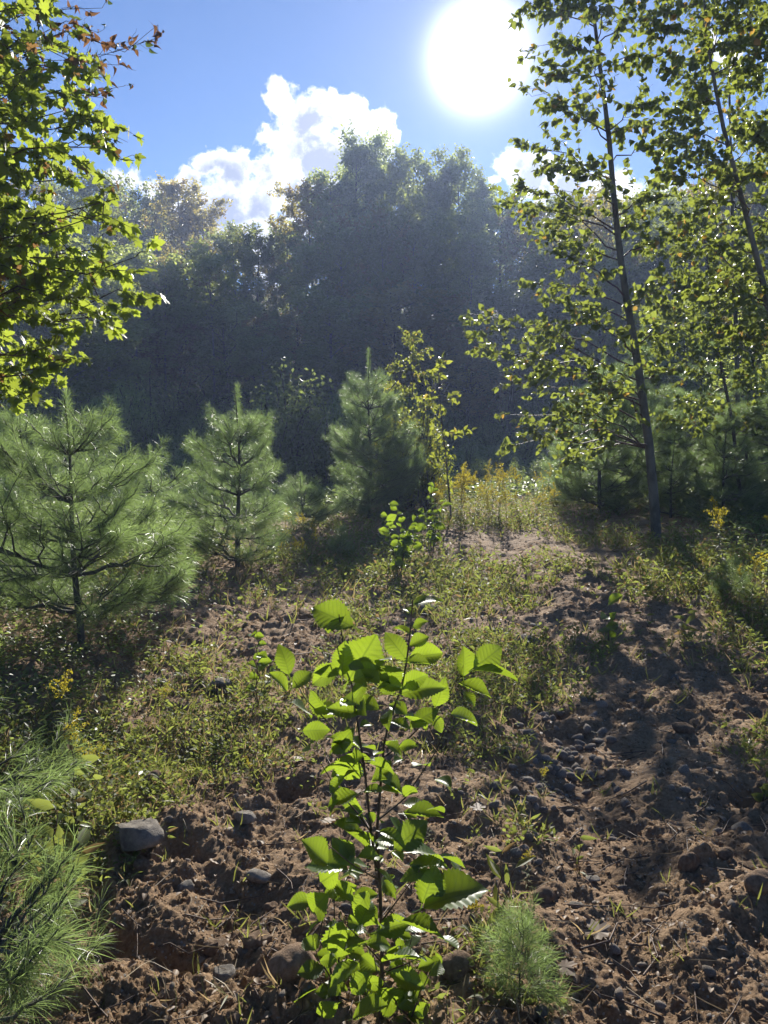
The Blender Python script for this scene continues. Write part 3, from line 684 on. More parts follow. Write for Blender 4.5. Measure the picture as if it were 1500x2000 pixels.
rt = np.random.default_rng(77)
ASP = [leaf_round(.8, .10, .2), leaf_round(.72, .16, .35), leaf_round(.86, .04, .1)]
tips = [(1030, 5, 0), (1055, 90, .3), (1040, 190, -.2), (1080, 150, .5), (1100, 210, -.4), (1030, 290, .1), (1060, 330, .6), (1025, 370, -.3), (1000, 400, .2), (1075, 410, -.5), (1065, 470, .3), (1050, 555, .5), (925, 615, .1),
        (920, 665, -.2), (965, 690, .4), (990, 640, -.5), (1000, 745, .2), (1060, 720, -.3), (990, 805, 0), (1000, 868, .3), (1050, 845, -.3), (1090, 900, .5), (1110, 800, -.6), (1080, 590, .8), (1110, 500, -.7),
        (1090, 30, .6), (1130, -60, 0), (1200, -50, .4), (1250, 30, -.3), (1270, 110, .4), (1260, 200, -.4), (1290, 290, .3), (1280, 380, -.3), (1310, 470, .4), (1290, 560, -.6), (1330, 640, .2), (1300, 720, .5), (1180, 10, -.6), (1150, 120, -.7), (1220, 260, .8), (1160, 330, -.8), (1230, 440, .9), (1150, 620, -.8), (1180, 760, -.7)]
tip_tree('aspen_tree', 'tall aspen with a slender grey trunk leaning toward the sun', 'tree', [(1284, 1040), (1268, 870), (1244, 700), (1216, 540), (1200, 400), (1188, 250), (1165, 80), (1150, -80), (1140, -200)], 10.2, tips, M['aspen'], M['bark_aspen'], ASP, .088, .068, 3, 'aspens on the right verge', 13, .52, 15)
tips2 = [(1290, 60, .2), (1330, 20, .5), (1310, 140, -.3), (1350, 200, .3), (1290, 240, 0), (1340, 290, -.5), (1300, 350, .4), (1370, 400, .6), (1330, 470, -.4), (1400, 480, .2), (1370, 560, .3), (1420, 560, -.3), (1440, 90, .5), (1470, 30, -.4), (1480, 160, .3), (1450, 250, .6), (1500, 250, -.5), (1490, 340, .2), (1520, 430, .5), (1470, 520, .7), (1530, 80, -.2), (1400, 110, .8), (1420, 0, -.7), (1360, -40, .2), (1480, -60, .3), (1410, 330, -.7), (1390, 640, .5), (1460, 640, -.5)]
tip_tree('aspen_tree', 'aspen with a crooked dark trunk on the outer side of the tall leaning aspen', 'tree', [(1590, 1060), (1540, 760), (1497, 580), (1460, 430), (1415, 260), (1385, 110), (1370, -60), (1360, -150)], 9.0, tips2, M['aspen'], M['bark_aspen'], ASP, .078, .055, 4, 'aspens on the right verge', 14, .55, 17, 250)
tips3 = [(1340, 560, 0), (1300, 610, .4), (1380, 590, -.3), (1310, 680, .3), (1440, 600, .3), (1420, 680, -.4), (1360, 730, .5), (1460, 740, 0), (1330, 780, -.3), (1480, 660, .5), (1390, 820, .4), (1290, 820, -.2), (1350, 500, .2), (1420, 520, .5), (1250, 600, .5), (1230, 680, .3), (1500, 580, -.3), (1480, 830, .2)]
tip_tree('aspen_sapling', 'thin aspen sapling among the pines behind the tall leaning aspen', 'tree', [(1450, 1030), (1430, 820), (1405, 700), (1395, 600), (1380, 500), (1372, 440)], 11.6, tips3, M['aspen'], M['bark_dark'], ASP, .085, .035, 6, 'aspens on the right verge', 13, .55, 15, 120)
tips4 = [(1330, 120, 0), (1380, 60, .4), (1420, 150, -.3), (1460, 80, .3), (1500, 140, 0), (1350, 220, .3), (1440, 230, -.2), (1510, 260, .3), (1320, 310, .1), (1390, 330, .4), (1470, 340, -.3), (1530, 380, .2), (1310, 420, .3), (1370, 440, -.2), (1440, 450, .4), (1500, 470, 0), (1280, 500, .2), (1340, 540, .4), (1410, 560, -.3), (1470, 580, .3), (1530, 560, 0), (1260, 600, .3), (1320, 640, -.1), (1440, 660, .4), (1500, 680, .2), (1380, 30, .2), (1460, -20, .3), (1540, 20, .1)]
tip_tree('aspen_tree', 'leafy aspen with a thin hidden stem behind the crooked dark aspen', 'tree', [(1440, 1005), (1442, 800), (1436, 600), (1430, 400), (1425, 200), (1422, 20), (1420, -80)], 13.4, tips4, M['aspen'], M['bark_aspen'], ASP, .085, .05, 14, 'aspens on the right verge', 15, .75, 17, 100)
# birch shoots by the lone pine
BIR = [leaf_round(.68, .12, .25, .3), leaf_round(.6, .2, .4, .3)]
bt = [(800, 668, 0), (815, 690, .2), (780, 720, -.2), (830, 730, .1), (795, 770, .3), (840, 790, -.2), (770, 800, .2), (815, 830, .3), (850, 850, 0), (790, 870, -.3), (760, 760, .1), (830, 900, -.2)]
tip_tree('birch_sapling', 'bushy birch sapling with small pale leaves close against the lone pine', 'tree', [(820, 985), (815, 900), (808, 800), (803, 720), (800, 668)], 16.0, bt, M['birch'], M['twig'], BIR, .075, .026, 8, 'birch shoots by the lone pine', 13, .45, 15, 60)
bt = [(862, 715, 0), (850, 730, .1), (880, 780, 0), (848, 790, .2), (890, 850, 0), (850, 840, -.2), (880, 900, .1), (905, 845, -.1), (860, 920, .2), (885, 950, 0), (845, 900, .3)]
tip_tree('birch_sapling', 'slim birch shoot with sparse sunlit yellow-green leaves', 'tree', [(882, 1010), (872, 900), (862, 820), (858, 760), (862, 715)], 12.0, bt, M['birch'], M['twig'], BIR, .10, .018, 9, 'birch shoots by the lone pine', 4, .3, 5, 120)

# maple leaning in from the left
MAP = [leaf_maple(.12, .45, 1), leaf_maple(.3, .5, 2), leaf_maple(.02, .4, 3)]
mt_ = [(95, 15, 0), (40, -30, .3), (150, 90, .2), (110, 130, -.3), (60, 90, .5), (205, 170, .1), (150, 215, -.2), (225, 235, .3), (90, 230, .4), (180, 290, -.1), (228, 300, .2), (130, 330, .5), (60, 320, -.3), (200, 385, .2), (265, 415, 0), (230, 440, -.3), (130, 430, .3), (50, 430, .5), (280, 480, .2),
       (288, 530, -.1), (230, 520, .4), (140, 530, -.3), (70, 540, .2), (270, 595, 0), (285, 620, .3), (190, 610, -.2), (110, 630, .3), (225, 655, .1), (40, 640, -.3), (140, 700, 0), (165, 735, .2), (70, 720, .3), (90, 770, -.1), (20, 740, .3), (10, 800, .1), (60, 800, .4), (30, 190, -.4), (20, 60, -.5), (10, 540, -.5), (160, 470, .6), (20, 380, .7), (200, 560, .5), (110, 580, .7), (40, 600, .8), (90, 480, .9), (60, 680, .8)]
mt_ = [(px - 32, py - (30 if py > 350 else 0), dy) for px, py, dy in mt_]
tip_tree('maple_tree', 'maple reaching its lobed sunlit leaves into the clearing above the young pines', 'tree', [(-420, 1250), (-400, 1000), (-390, 700), (-370, 400), (-350, 150), (-340, -150), (-340, -400)], 4.7, mt_, M['maple'], M['bark_dark'], MAP, .07, .07, 12, None, 14, .40, 13, 300, .05, .45, .3, .4, .7)
# withered twigs of another tree above the maple
wt = [(250, 95, 0), (312, 52, 0), (305, 78, .1), (208, 22, -.1), (190, 60, .1), (225, 130, .1), (240, 172, 0), (200, 190, .2), (165, 110, .1), (150, 180, .3), (210, 105, -.2)]
tip_tree('birch_tree', 'tree with curled brown withered leaves on twigs above the maple', 'tree', [(-260, 1150), (-250, 800), (-240, 500), (-220, 250), (-200, 130), (-190, -100)], 5.2, wt, M['withered'], M['twig'], [leaf_curled(1), leaf_round(.6, .35, .7, .3)], .052, .05, 13, None, 6, .22, 5, 120, .03, .5, .12, .5, .3)

# ------------------------------------------------------------------ alder sapling in the foreground
ALD = [leaf_alder(.68, .18, .10, 1), leaf_alder(.74, .05, .26, 2), leaf_alder(.62, .4, -.08, 3), leaf_alder(.7, .25, .18, 4), leaf_alder(.6, .1, .3, 5), leaf_alder(.78, .3, .05, 6), leaf_alder(.66, .5, .12, 7)]
ALM = [mesh('leaf', [tm], M['alder'], True) for tm in ALD]
AY = 1.93
ab = at(746, 1975, AY); ab.z = gz(ab.x, ab.y)
al = thing('alder_sapling', 'leafy alder sapling with large toothed leaves standing alone on the earth', 'sapling', ab)
def apx(px, py, dy=0.): return np.array(at(px, py, AY + dy)) - np.array(ab)
def stem_tube(pts, r0, r1, parent, nm='stem', mat='twig'):
    P_ = along(np.array(pts), np.linspace(0, 1, 16)); link(nm, mesh(nm, [tube(P_, np.linspace(r0, r1, 16), 7)], M[mat], True), parent)
stem_tube([(0, 0, -.06), apx(746, 1860), apx(742, 1720, .02), apx(735, 1640, .03), apx(745, 1510, .04), apx(752, 1425, .05), apx(788, 1335, .06), apx(800, 1250, .06), apx(806, 1172, .06)], .0062, .0018, al)
stem_tube([apx(735, 1700, .02), apx(722, 1600, .0), apx(712, 1500, -.02), apx(702, 1440, -.02), apx(690, 1350, 0), apx(672, 1270, .02), apx(662, 1200, .03)], .0042, .0014, al)
for pts in ([(735, 1640, .03), (700, 1590, .0), (660, 1545, -.03), (620, 1480, -.05)], [(748, 1480, .04), (800, 1440, .1), (870, 1370, .14), (905, 1300, .16)], [(740, 1600, .03), (790, 1560, .08), (850, 1470, .14), (880, 1400, .15)],
            [(712, 1500, -.02), (650, 1420, 0), (600, 1370, .05), (575, 1330, .08)], [(742, 1720, .02), (690, 1690, -.1), (640, 1650, -.16)], [(745, 1800, .0), (790, 1740, -.08), (820, 1700, -.12)], [(746, 1880, 0), (700, 1830, -.08), (660, 1790, -.1)], [(748, 1900, 0), (800, 1880, -.06), (840, 1860, -.1)]):
    stem_tube([apx(*p_) for p_ in pts], .0028, .001, al, 'branch')
# (base x, base y, tip x, tip y, depth offset, facing: 0 seen edge-on from above, 1 facing the camera)
AL = [(690, 1225, 608, 1180, .02, .7), (672, 1205, 640, 1235, .03, .4), (565, 1318, 553, 1262, .08, 1), (572, 1345, 606, 1308, .07, .9), (560, 1350, 530, 1312, .08, .4), (570, 1372, 618, 1388, .06, .2), (666, 1300, 602, 1334, -.02, .8), (668, 1320, 672, 1258, -.02, 1), (680, 1330, 735, 1240, .0, .7),
      (690, 1275, 745, 1258, .03, .5), (690, 1330, 735, 1300, -.04, .5), (735, 1330, 790, 1345, .02, .8), (748, 1300, 780, 1360, 0, 1), (782, 1355, 862, 1330, .04, .8), (786, 1340, 830, 1318, .05, .6), (800, 1285, 865, 1275, .05, .7), (795, 1290, 755, 1238, .06, 1), (800, 1262, 836, 1240, .06, .8), (803, 1240, 770, 1222, .07, .7),
      (806, 1225, 828, 1210, .07, .9), (806, 1200, 790, 1180, .06, .5), (806, 1180, 835, 1172, .06, .3), (905, 1322, 906, 1262, .16, 1), (925, 1305, 985, 1262, .15, .8), (925, 1310, 1010, 1308, .15, .3), (895, 1335, 962, 1358, .14, .4), (905, 1350, 930, 1372, .14, .4), (850, 1380, 870, 1340, .12, .9), (845, 1395, 865, 1430, .1, .9),
      (880, 1395, 935, 1415, .14, .5), (800, 1420, 850, 1380, .06, .6), (795, 1395, 760, 1370, .04, .6), (790, 1400, 835, 1420, .05, .3), (740, 1385, 690, 1358, 0, .6), (700, 1395, 650, 1375, -.02, .5), (660, 1395, 612, 1375, .0, .4), (650, 1400, 605, 1350, .02, .5), (690, 1430, 640, 1450, -.04, .3), (645, 1440, 690, 1455, -.06, .9),
      (650, 1470, 690, 1425, -.05, 1), (690, 1470, 670, 1535, -.06, 1), (755, 1455, 800, 1470, .03, .5), (780, 1460, 812, 1452, .04, .7), (700, 1550, 640, 1575, -.04, .5), (640, 1440, 600, 1405, -.03, .2), (740, 1525, 800, 1540, .0, .3), (790, 1590, 868, 1590, .02, .15), (770, 1660, 832, 1602, -.08, .8), (800, 1665, 870, 1650, -.06, .3), (800, 1690, 870, 1680, -.08, .3),
      (825, 1765, 852, 1690, -.1, 1), (805, 1690, 850, 1720, -.1, .9), (825, 1775, 945, 1715, -.12, .42), (780, 1800, 870, 1825, -.1, .3), (690, 1690, 655, 1640, -.1, .9), (680, 1700, 600, 1665, -.1, .2), (665, 1640, 690, 1680, -.1, .8), (640, 1690, 590, 1640, -.12, .3), (660, 1700, 610, 1740, -.1, .7), (640, 1745, 600, 1790, -.12, .9), (690, 1760, 650, 1720, -.08, .6),
      (720, 1740, 690, 1790, -.02, .5), (700, 1850, 655, 1830, -.08, 1), (670, 1800, 650, 1880, -.1, .9), (690, 1990, 755, 1960, -.1, .7), (660, 1960, 615, 1990, -.12, .8), (745, 1880, 815, 1850, -.06, .4), (760, 1900, 830, 1930, -.08, .5), (720, 1900, 680, 1940, -.08, .6), (700, 1880, 640, 1910, -.1, .4), (740, 1930, 790, 1980, -.06, .5), (735, 1820, 800, 1800, -.04, .6), (740, 1700, 790, 1720, -.05, .6), (735, 1640, 780, 1640, -.02, .4), (720, 1660, 660, 1600, .02, .3)]
ra = np.random.default_rng(9)
for q, (bx, by, ex, ey, dy, fc) in enumerate(AL):
    b_ = apx(bx, by, dy); e_ = apx(ex, ey, dy + ra.uniform(-.03, .03) * (2 - fc))
    X = e_ - b_; L = np.linalg.norm(X); N = np.array([0, -1., .55]) * fc + np.array([0, .25, 1.]) * (1 - fc) + ra.normal(size=3) * .25
    L *= 1.02
    if fc < .35: L = max(L, .085)
    fr = frames(X[None], N[None])[0]; link('leaf', ALM[q % 7], al, mat4=m4(fr, b_, L) @ Matrix.Diagonal((1, ra.uniform(.82, 1.1), 1, 1)))
for q in range(105):                                          # inner and shaded leaves
    t_ = ra.uniform(0, 1); py = 1290 + t_ * 690; b_ = apx(745 + ra.normal() * (50 + 22 * (t_ > .55)), py, ra.uniform(-.12, .16)); X = ra.normal(size=3) * np.array([1, .8, .4]) + np.array([0, 0, -.1])
    fr = frames(X[None], (np.array([0, -.2, 1.]) + ra.normal(size=3) * .5)[None])[0]; link('leaf', ALM[q % 7], al, mat4=m4(fr, b_, ra.uniform(.035, .078)))

# smaller broadleaf saplings
def small_sapling(px, py, H, label, mat='alder', leaf=.06, nl=16, seed=0, tm=None, spread=.35, name='broadleaf_seedling', group='broadleaf seedlings on the clearing', cat='seedling', stems=3):
    r = np.random.default_rng(seed); g = gpt(px, py); o = thing(name, label, cat, g, group); ms = [mesh('leaf', [x_], M[mat], True) for x_ in (tm or ALD[:2])]
    for s_ in range(stems):
        a = r.uniform(0, 6.28); e = spread * H * (s_ > 0) * r.uniform(.5, 1); tip = np.array([math.cos(a) * e, math.sin(a) * e, H * (1 if s_ == 0 else r.uniform(.55, .9))])
        B = bend_path((0, 0, -.03), tip, 7, .06, .03, r); link('stem', mesh('stem', [tube(B, np.linspace(.004, .0014, 7) * (.5 + H), 5)], M['twig'], True), o)
        for t_ in np.linspace(.25, 1, nl // stems):
            p_ = along(B, np.array([t_]))[0]; X = r.normal(size=3) * np.array([1, 1, .25]) + np.array([0, 0, .25]); N = np.array([0, -.9, .75]) + r.normal(size=3) * .4
            link('leaf', ms[r.integers(len(ms))], o, mat4=m4(frames(X[None], N[None])[0], p_, leaf * r.uniform(.7, 1.2)))
    return o
small_sapling(505, 1375, .42, 'small alder seedling with bright toothed leaves beside the big alder sapling', leaf=.075, nl=18, seed=51)
small_sapling(655, 1975, .34, 'low leafy alder sucker beside the big boulder at the alder foot', leaf=.065, nl=30, seed=62, stems=5)
small_sapling(800, 1990, .24, 'low alder sucker between the alder stem and the pine seedling', leaf=.06, nl=20, seed=63, stems=4)
small_sapling(775, 1130, .8, 'bushy alder shoot with small bright leaves on the weedy patch', leaf=.115, nl=84, seed=52, stems=7, spread=.45)
small_sapling(845, 1085, .85, 'upright alder shoot behind the bushy one on the weedy patch', leaf=.12, nl=44, seed=53, stems=4)
small_sapling(1185, 1265, .30, 'lone seedling with long drooping leaves in the wheel track', leaf=.11, nl=8, seed=54, stems=2)
small_sapling(1270, 1235, .2, 'low seedling with narrow leaves on the track', leaf=.07, nl=10, seed=55, tm=[leaf_lance(.3, .3)], mat='weed')
small_sapling(1340, 1250, .2, 'spreading weed with bright leaves where the track meets the verge', leaf=.09, nl=18, seed=56, tm=[leaf_lance(.34, .3)], mat='weed', stems=5)
small_sapling(120, 1800, .42, 'willow-leaved shoot with broad yellow-green leaves before the flat rock', leaf=.085, nl=28, seed=57, tm=[leaf_lance(.42, .2), leaf_lance(.5, .35)], mat='weed', stems=4)
small_sapling(150, 1640, .36, 'low shoot with pale oval leaves on the bank behind the flat rock', leaf=.06, nl=20, seed=58, tm=[leaf_lance(.5, .2)], mat='weed', stems=4)
small_sapling(980, 1790, .22, 'upright weed with two tall yellowing leaves near the pine seedling', leaf=.09, nl=10, seed=59, tm=[leaf_lance(.26, .1)], mat='weed', stems=3)
small_sapling(1130, 1700, .14, 'small weed with narrow leaves at the edge of the pebbly patch', leaf=.06, nl=10, seed=60, tm=[leaf_lance(.28, .3)], mat='weed', stems=3)
small_sapling(1490, 1560, .16, 'low weed with round yellow-green leaves in the shade of the verge', leaf=.045, nl=18, seed=61, tm=[leaf_round(.8, .1, .2, .2)], mat='weed', stems=4)

# ------------------------------------------------------------------ goldenrod
def goldenrod_variant(seed, H=.7, rac=6, droop=.4):
    r = np.random.default_rng(seed)
    B = bend_path((0, 0, -.04), (r.uniform(-.06, .06), r.uniform(-.06, .06), H * .86), 8, .02, .015, r)
    st = [tube(B, np.linspace(.0035, .0016, 8), 5)]; n_ = int(46 * H); t_ = np.linspace(.08, .95, n_); p_ = along(B, t_); a = np.arange(n_) * 2.4
    X = np.stack([np.cos(a), np.sin(a), np.full(n_, .35)], -1); lv = [inst(leaf_lance(.2, .4), p_, frames(X, np.tile([0, 0, 1.], (n_, 1))), (.115 - .06 * t_) * r.uniform(.8, 1.2, n_))]
    fl, fp = [], []
    for q in range(rac):
        c0 = along(B, np.array([.82 + .18 * q / rac]))[0]; a_ = q * 2.1 + r.uniform(-.3, .3) + seed; l_ = .14 * (1 - .5 * q / rac)
        e = np.array([math.cos(a_) * l_ * .8, math.sin(a_) * l_ * .8, l_ * (.55 if droop < .3 else .25)]); Rr = bend_path(c0, c0 + e, 6, .22, .02, r); st.append(tube(Rr, np.linspace(.0016, .0008, 6), 4))
        fp.append(along(Rr, r.uniform(.15, 1, 40)) + r.normal(size=(40, 3)) * .006 + np.array([0, 0, .006]))
    top = bend_path(B[-1], B[-1] + np.array([.05, .02, .12]), 5, .1, .02, r); st.append(tube(top, np.linspace(.0015, .0008, 5), 4)); fp.append(along(top, r.uniform(0, 1, 90)) + r.normal(size=(90, 3)) * .008)
    fp = np.concatenate(fp); fl = [inst(leaf_diamond(.8, .3), fp, frames(rdir(len(fp), r), rdir(len(fp), r)), r.uniform(.008, .016, len(fp)))]
    return mesh('stem', st, M['stem'], True), mesh('foliage', lv, M['goldleaf']), mesh('flower_head', fl, M['flower'])
GV = [goldenrod_variant(1), goldenrod_variant(2, .6, 7), goldenrod_variant(3, .75, 5, .2), goldenrod_variant(4, .5, 4, .2)]
def goldenrod(px, py, H, label, group, v=None, loc=None):
    g = gpt(px, py) if loc is None else Vector((loc[0], loc[1], gz(*loc))); v = random.randrange(4) if v is None else v
    s = H / (.7, .6, .75, .5)[v]; o = thing('goldenrod', label, 'wildflower', g, group, random.uniform(0, 6.28), s)
    o.rotation_euler = (random.uniform(-.15, .15), random.uniform(-.15, .15), random.uniform(0, 6.28))
    link('stem', GV[v][0], o); f = link('foliage', GV[v][1], o); link('flower_head', GV[v][2], o)
gl = 'goldenrod of the sunlit yellow patch at the far end of the clearing'
for q in range(48):
    px = random.gauss(985, 85); py = random.uniform(978, 1035) + abs(px - 985) * .1
    if px > 1130 or px < 860: continue
    goldenrod(px, py, random.uniform(.35, .95), gl, 'goldenrod at the end of the clearing')
for q in range(7): goldenrod(random.uniform(1340, 1510), random.uniform(1100, 1240), random.uniform(.35, .75), 'tall goldenrod with brownish gold plumes on the right verge', 'goldenrod on the right verge')
for q in range(14): goldenrod(random.uniform(500, 640), random.uniform(1065, 1130), random.uniform(.3, .55), 'goldenrod beside the small pine with the tall leader', 'goldenrod by the small pine')
for q in range(10): goldenrod(random.uniform(850, 930), random.uniform(1010, 1040), random.uniform(.4, .7), 'goldenrod at the foot of the slim birch shoot', 'goldenrod by the birch shoots')
for px, py, H, lab in ((150, 1560, .36, 'goldenrod with a thick arching plume on the dark bank'), (215, 1570, .27, 'goldenrod with a small round plume on the dark bank'), (150, 1600, .3, 'goldenrod bent sideways over the pale oval leaves'), (115, 1480, .4, 'goldenrod with a short plume in front of the bushy pine'),
                       (325, 1420, .22, 'short goldenrod at the edge of the bushy pine shade'), (490, 1540, .14, 'low goldenrod lying on bare earth near the alder'), (935, 1850, .17, 'short goldenrod with forked plume beside the pine seedling'), (1030, 1720, .14, 'tiny goldenrod beside the pebbly patch'), (1062, 1560, .15, 'small goldenrod in the shaded pebbly patch'), (840, 1630, .12, 'tiny goldenrod behind the broad alder leaf')):
    goldenrod(px, py, H, lab, 'single goldenrod plants', 3)

# ------------------------------------------------------------------ stones
def stone_mesh(seed, mat, flat=.7, lev=3, ang=.25):
    import bmesh
    bm = bmesh.new(); bmesh.ops.create_icosphere(bm, subdivisions=lev, radius=.5)
    r = np.random.default_rng(seed); planes = [(rdir(1, r)[0], r.uniform(.24, .42)) for _ in range(10)]; f1 = r.uniform(0, 9, 6)
    for v in bm.verts:
        c_ = np.array(v.co)
        for n_, d_ in planes:
            e = c_ @ n_ - d_
            if e > 0: c_ = c_ - n_ * e * (1 - ang)
        k_ = 1 + .06 * math.sin(c_[0] * 7 + f1[0]) + .05 * math.sin(c_[1] * 9 + f1[1]) + .05 * math.sin(c_[2] * 8 + f1[2]) + .02 * math.sin(c_[0] * 23 + c_[1] * 19 + f1[3])
        v.co = Vector(c_ * k_ * np.array([1, .8, flat]))
    me = bpy.data.meshes.new('stone'); bm.to_mesh(me); bm.free(); me.polygons.foreach_set('use_smooth', np.ones(len(me.polygons), bool)); me.materials.append(M[mat]); return me
SM = [stone_mesh(1, 'stone', .6, 4, .05), stone_mesh(2, 'stone', .75, 3, .3), stone_mesh(3, 'stone_dirty', .7, 4, .15), stone_mesh(4, 'stone_dirty', .85, 4, .4), stone_mesh(5, 'stone', .45, 3, .05)]
PM = [stone_mesh(11, 'pebble', .6, 2, .5), stone_mesh(12, 'pebble', .7, 2, .4), stone_mesh(13, 'pebble', .5, 2, .5)]
def stone(px, py, wpx, v, label, group=None, hs=1., rz=None, sink=.34, name='stone', me=None):
    g = gpt(px, py); dist = (g - cam.location).length; s = wpx / F * dist * 1.06
    o = link(name, me or SM[v]); o.scale = (s, s, s * hs); o.rotation_euler = (random.uniform(-.2, .2), random.uniform(-.2, .2), random.uniform(-.4, .4) if rz is None else rz)
    h = s * hs * .5 * (.7)
    o.location = (g.x, g.y, g.z + h * (1 - 2 * sink)); tag(o, label, 'stone', group); return o
SG = 'stones lying on the bare earth'
for a in ((270, 1655, 108, 0, 'large flat grey rock topped with earth beside the pine branches', .9), (297, 1545, 42, 3, 'rounded tan stone above the large flat rock', 1.25), (322, 1528, 24, 1, 'small round stone touching the rounded tan stone', 1), (98, 1650, 50, 0, 'grey rock half buried in the bank beside the willow-leaved shoot', .9),
          (1340, 1700, 34, 3, 'upright brown stone standing in the shaded wheel track', 1.7), (1478, 1755, 52, 3, 'brown rounded stone at the outer edge of the track', 1.1), (1452, 1632, 40, 1, 'dark rounded stone on the shaded verge of the track', 1.1), (1125, 1768, 30, 4, 'flat muddy stone between weeds and the sandy slope', 1.), (888, 1912, 66, 3, 'earth-caked stone between the alder and the pine seedling', .9),
          (562, 1908, 92, 3, 'big round boulder beside the foot of the alder sapling', 1.15), (505, 1848, 50, 2, 'rounded stone behind the big boulder', .9), (425, 1852, 46, 2, 'muddy stone on the crumbly earth slope', 1.), (438, 1908, 52, 0, 'smooth tan stone with a flat top on the earth slope', .7), (505, 1732, 50, 4, 'pale whitish stone lying flat on the crumbly earth', 1.1),
          (365, 1745, 34, 1, 'dark pitted stone on the crumbly earth', 1.), (478, 1608, 44, 0, 'dark stone half sunk in the earth mound', 1.), (532, 1765, 26, 2, 'small brown stone below the pale flat stone', 1.1), (1030, 1262, 60, 4, 'long flat stone on the weedy track edge', .8), (1045, 1222, 26, 4, 'small pale flat stone beyond the long flat stone', .8), (832, 1198, 56, 4, 'flat grey stone behind the tip of the alder', .9),
          (432, 1348, 44, 4, 'pale flat stone in the weeds below the bushy pine', .8), (1060, 1992, 26, 1, 'smooth grey pebble stone beside the pine seedling', 1), (1028, 1990, 40, 3, 'tan stone under the pine seedling', 1), (1008, 1680, 24, 1, 'round grey stone at the lower edge of the pebbly patch', 1.1), (1025, 1668, 18, 1, 'smooth small blue-grey stone at the lower edge of the pebbly patch', 1), (1060, 1745, 44, 3, 'brown stone among the weeds near the pine seedling', 1.),
          (1155, 1718, 34, 4, 'pale flat stone at the top of the sandy slope', .7), (1385, 1570, 24, 4, 'small whitish stone in the shaded track', .7), (1335, 1440, 40, 2, 'dark lumpy stone in the shaded track', 1.), (970, 1548, 26, 1, 'pale oval stone beside the shaded pebbly patch', 1), (1028, 1530, 30, 0, 'dark oval stone in the shaded pebbly patch', 1), (1350, 1270, 30, 2, 'muddy stone at the verge of the track', 1), (600, 1985, 36, 3, 'muddy stone in the shade below the big boulder', 1),
          (280, 1700, 30, 2, 'small stones tucked under the large flat rock', 1), (240, 1875, 36, 2, 'stone at the foot of the earth slope by the pine branches', 1), (1415, 1690, 30, 3, 'lumpy brown stone beside the dark rounded stone', 1)):
    stone(a[0], a[1], a[2], a[3], a[4], SG, a[5])
rp = random.Random(4)
for q in range(120):
    px, py = rp.gauss(1075, 60), rp.gauss(1490, 75)
    stone(px, py, rp.uniform(11, 27), 0, 'smooth pebble lying in the pebbly patch beside the wheel track', 'pebbles of the pebbly patch', rp.uniform(.8, 1.2), rp.uniform(0, 3), .36, 'pebble', PM[q % 3])
for q in range(80):
    px, py = rp.uniform(250, 1480), rp.uniform(1330, 1990)
    stone(px, py, rp.uniform(11, 24), 0, 'loose pebble scattered on the bare earth', 'pebbles scattered on the earth', rp.uniform(.7, 1.2), rp.uniform(0, 3), .4, 'pebble', PM[q % 3])

# ------------------------------------------------------------------ ground cover nobody could count
def scatter(n_, fn, seed, ymax=18., amax=30):
    """places on the ground, denser where fn is high; even on the picture of the ground rather than per square metre"""
    r = np.random.default_rng(seed); a = r.uniform(-R(amax), R(amax), n_ * 4); rr = np.exp(r.uniform(math.log(1.35), math.log(ymax), n_ * 4))
    x, y = np.sin(a) * rr, np.cos(a) * rr; k_ = r.uniform(0, 1, n_ * 4) < fn(x, y); x, y = x[k_][:n_], y[k_][:n_]
    return np.stack([x, y, gz(x, y)], -1), r
# clods and grit
pos, r = scatter(22000, lambda x, y: np.clip(1.1 - cover(x, y), .1, 1), 71, 12)
n_ = len(pos); oct_ = (np.array([(.5, 0, 0), (-.5, 0, 0), (0, .5, 0), (0, -.5, 0), (0, 0, .38), (0, 0, -.3)]) , np.array([(0, 2, 4), (2, 1, 4), (1, 3, 4), (3, 0, 4), (2, 0, 5), (1, 2, 5), (3, 1, 5), (0, 3, 5)]))
d_ = np.linalg.norm(pos, axis=1); sc = r.uniform(.2, 1, n_) ** 3 * .028 * np.clip(d_ / 3, .6, 1.5) + .004
cl = [inst((oct_[0] * s_, oct_[1]), pos[q::3], frames(rdir(len(pos[q::3]), r), rdir(len(pos[q::3]), r)), sc[q::3]) for q, s_ in enumerate(((1, .8, .8), (1, .7, 1.), (.8, 1, .7)))]
link('soil_clods', mesh('soil_clods', cl, M['soil'], False), kind='stuff'); tag(bpy.data.objects['soil_clods'], 'crumbs and clods of loose brown earth over the clearing', 'soil')
# weeds
pos, r = scatter(8500, lambda x, y: cover(x, y) ** 1.4, 72, 19)
n_ = len(pos); d_ = np.linalg.norm(pos, axis=1); P_, D_, S_ = [], [], []
for q in range(8):
    a = r.uniform(0, 6.28, n_); up = r.uniform(.1, 1.1, n_); h = r.uniform(0, .07, n_) * np.clip(d_ / 4, .7, 2.)
    P_.append(pos + np.stack([np.cos(a) * .012, np.sin(a) * .012, h], -1)); D_.append(np.stack([np.cos(a), np.sin(a), up], -1)); S_.append(r.uniform(.012, .044, n_) * np.clip(d_ / 5.5, .75, 1.5))
P_, D_, S_ = np.concatenate(P_), norm(np.concatenate(D_)), np.concatenate(S_); fr = frames(D_, norm(np.array([0, -.25, 1.]) + 1.0 * rdir(len(P_), r)))
hv = np.arange(len(P_)) % 3 == 0
wo = link('weeds', mesh('weeds', [inst(leaf_diamond(.55, .1), P_[~hv], fr[~hv], S_[~hv]), inst(leaf_lance(.3, .35), P_[hv], fr[hv], S_[hv] * 1.5)], M['weed']), kind='stuff'); tag(wo, 'low green weeds growing over the earth of the clearing', 'weeds')
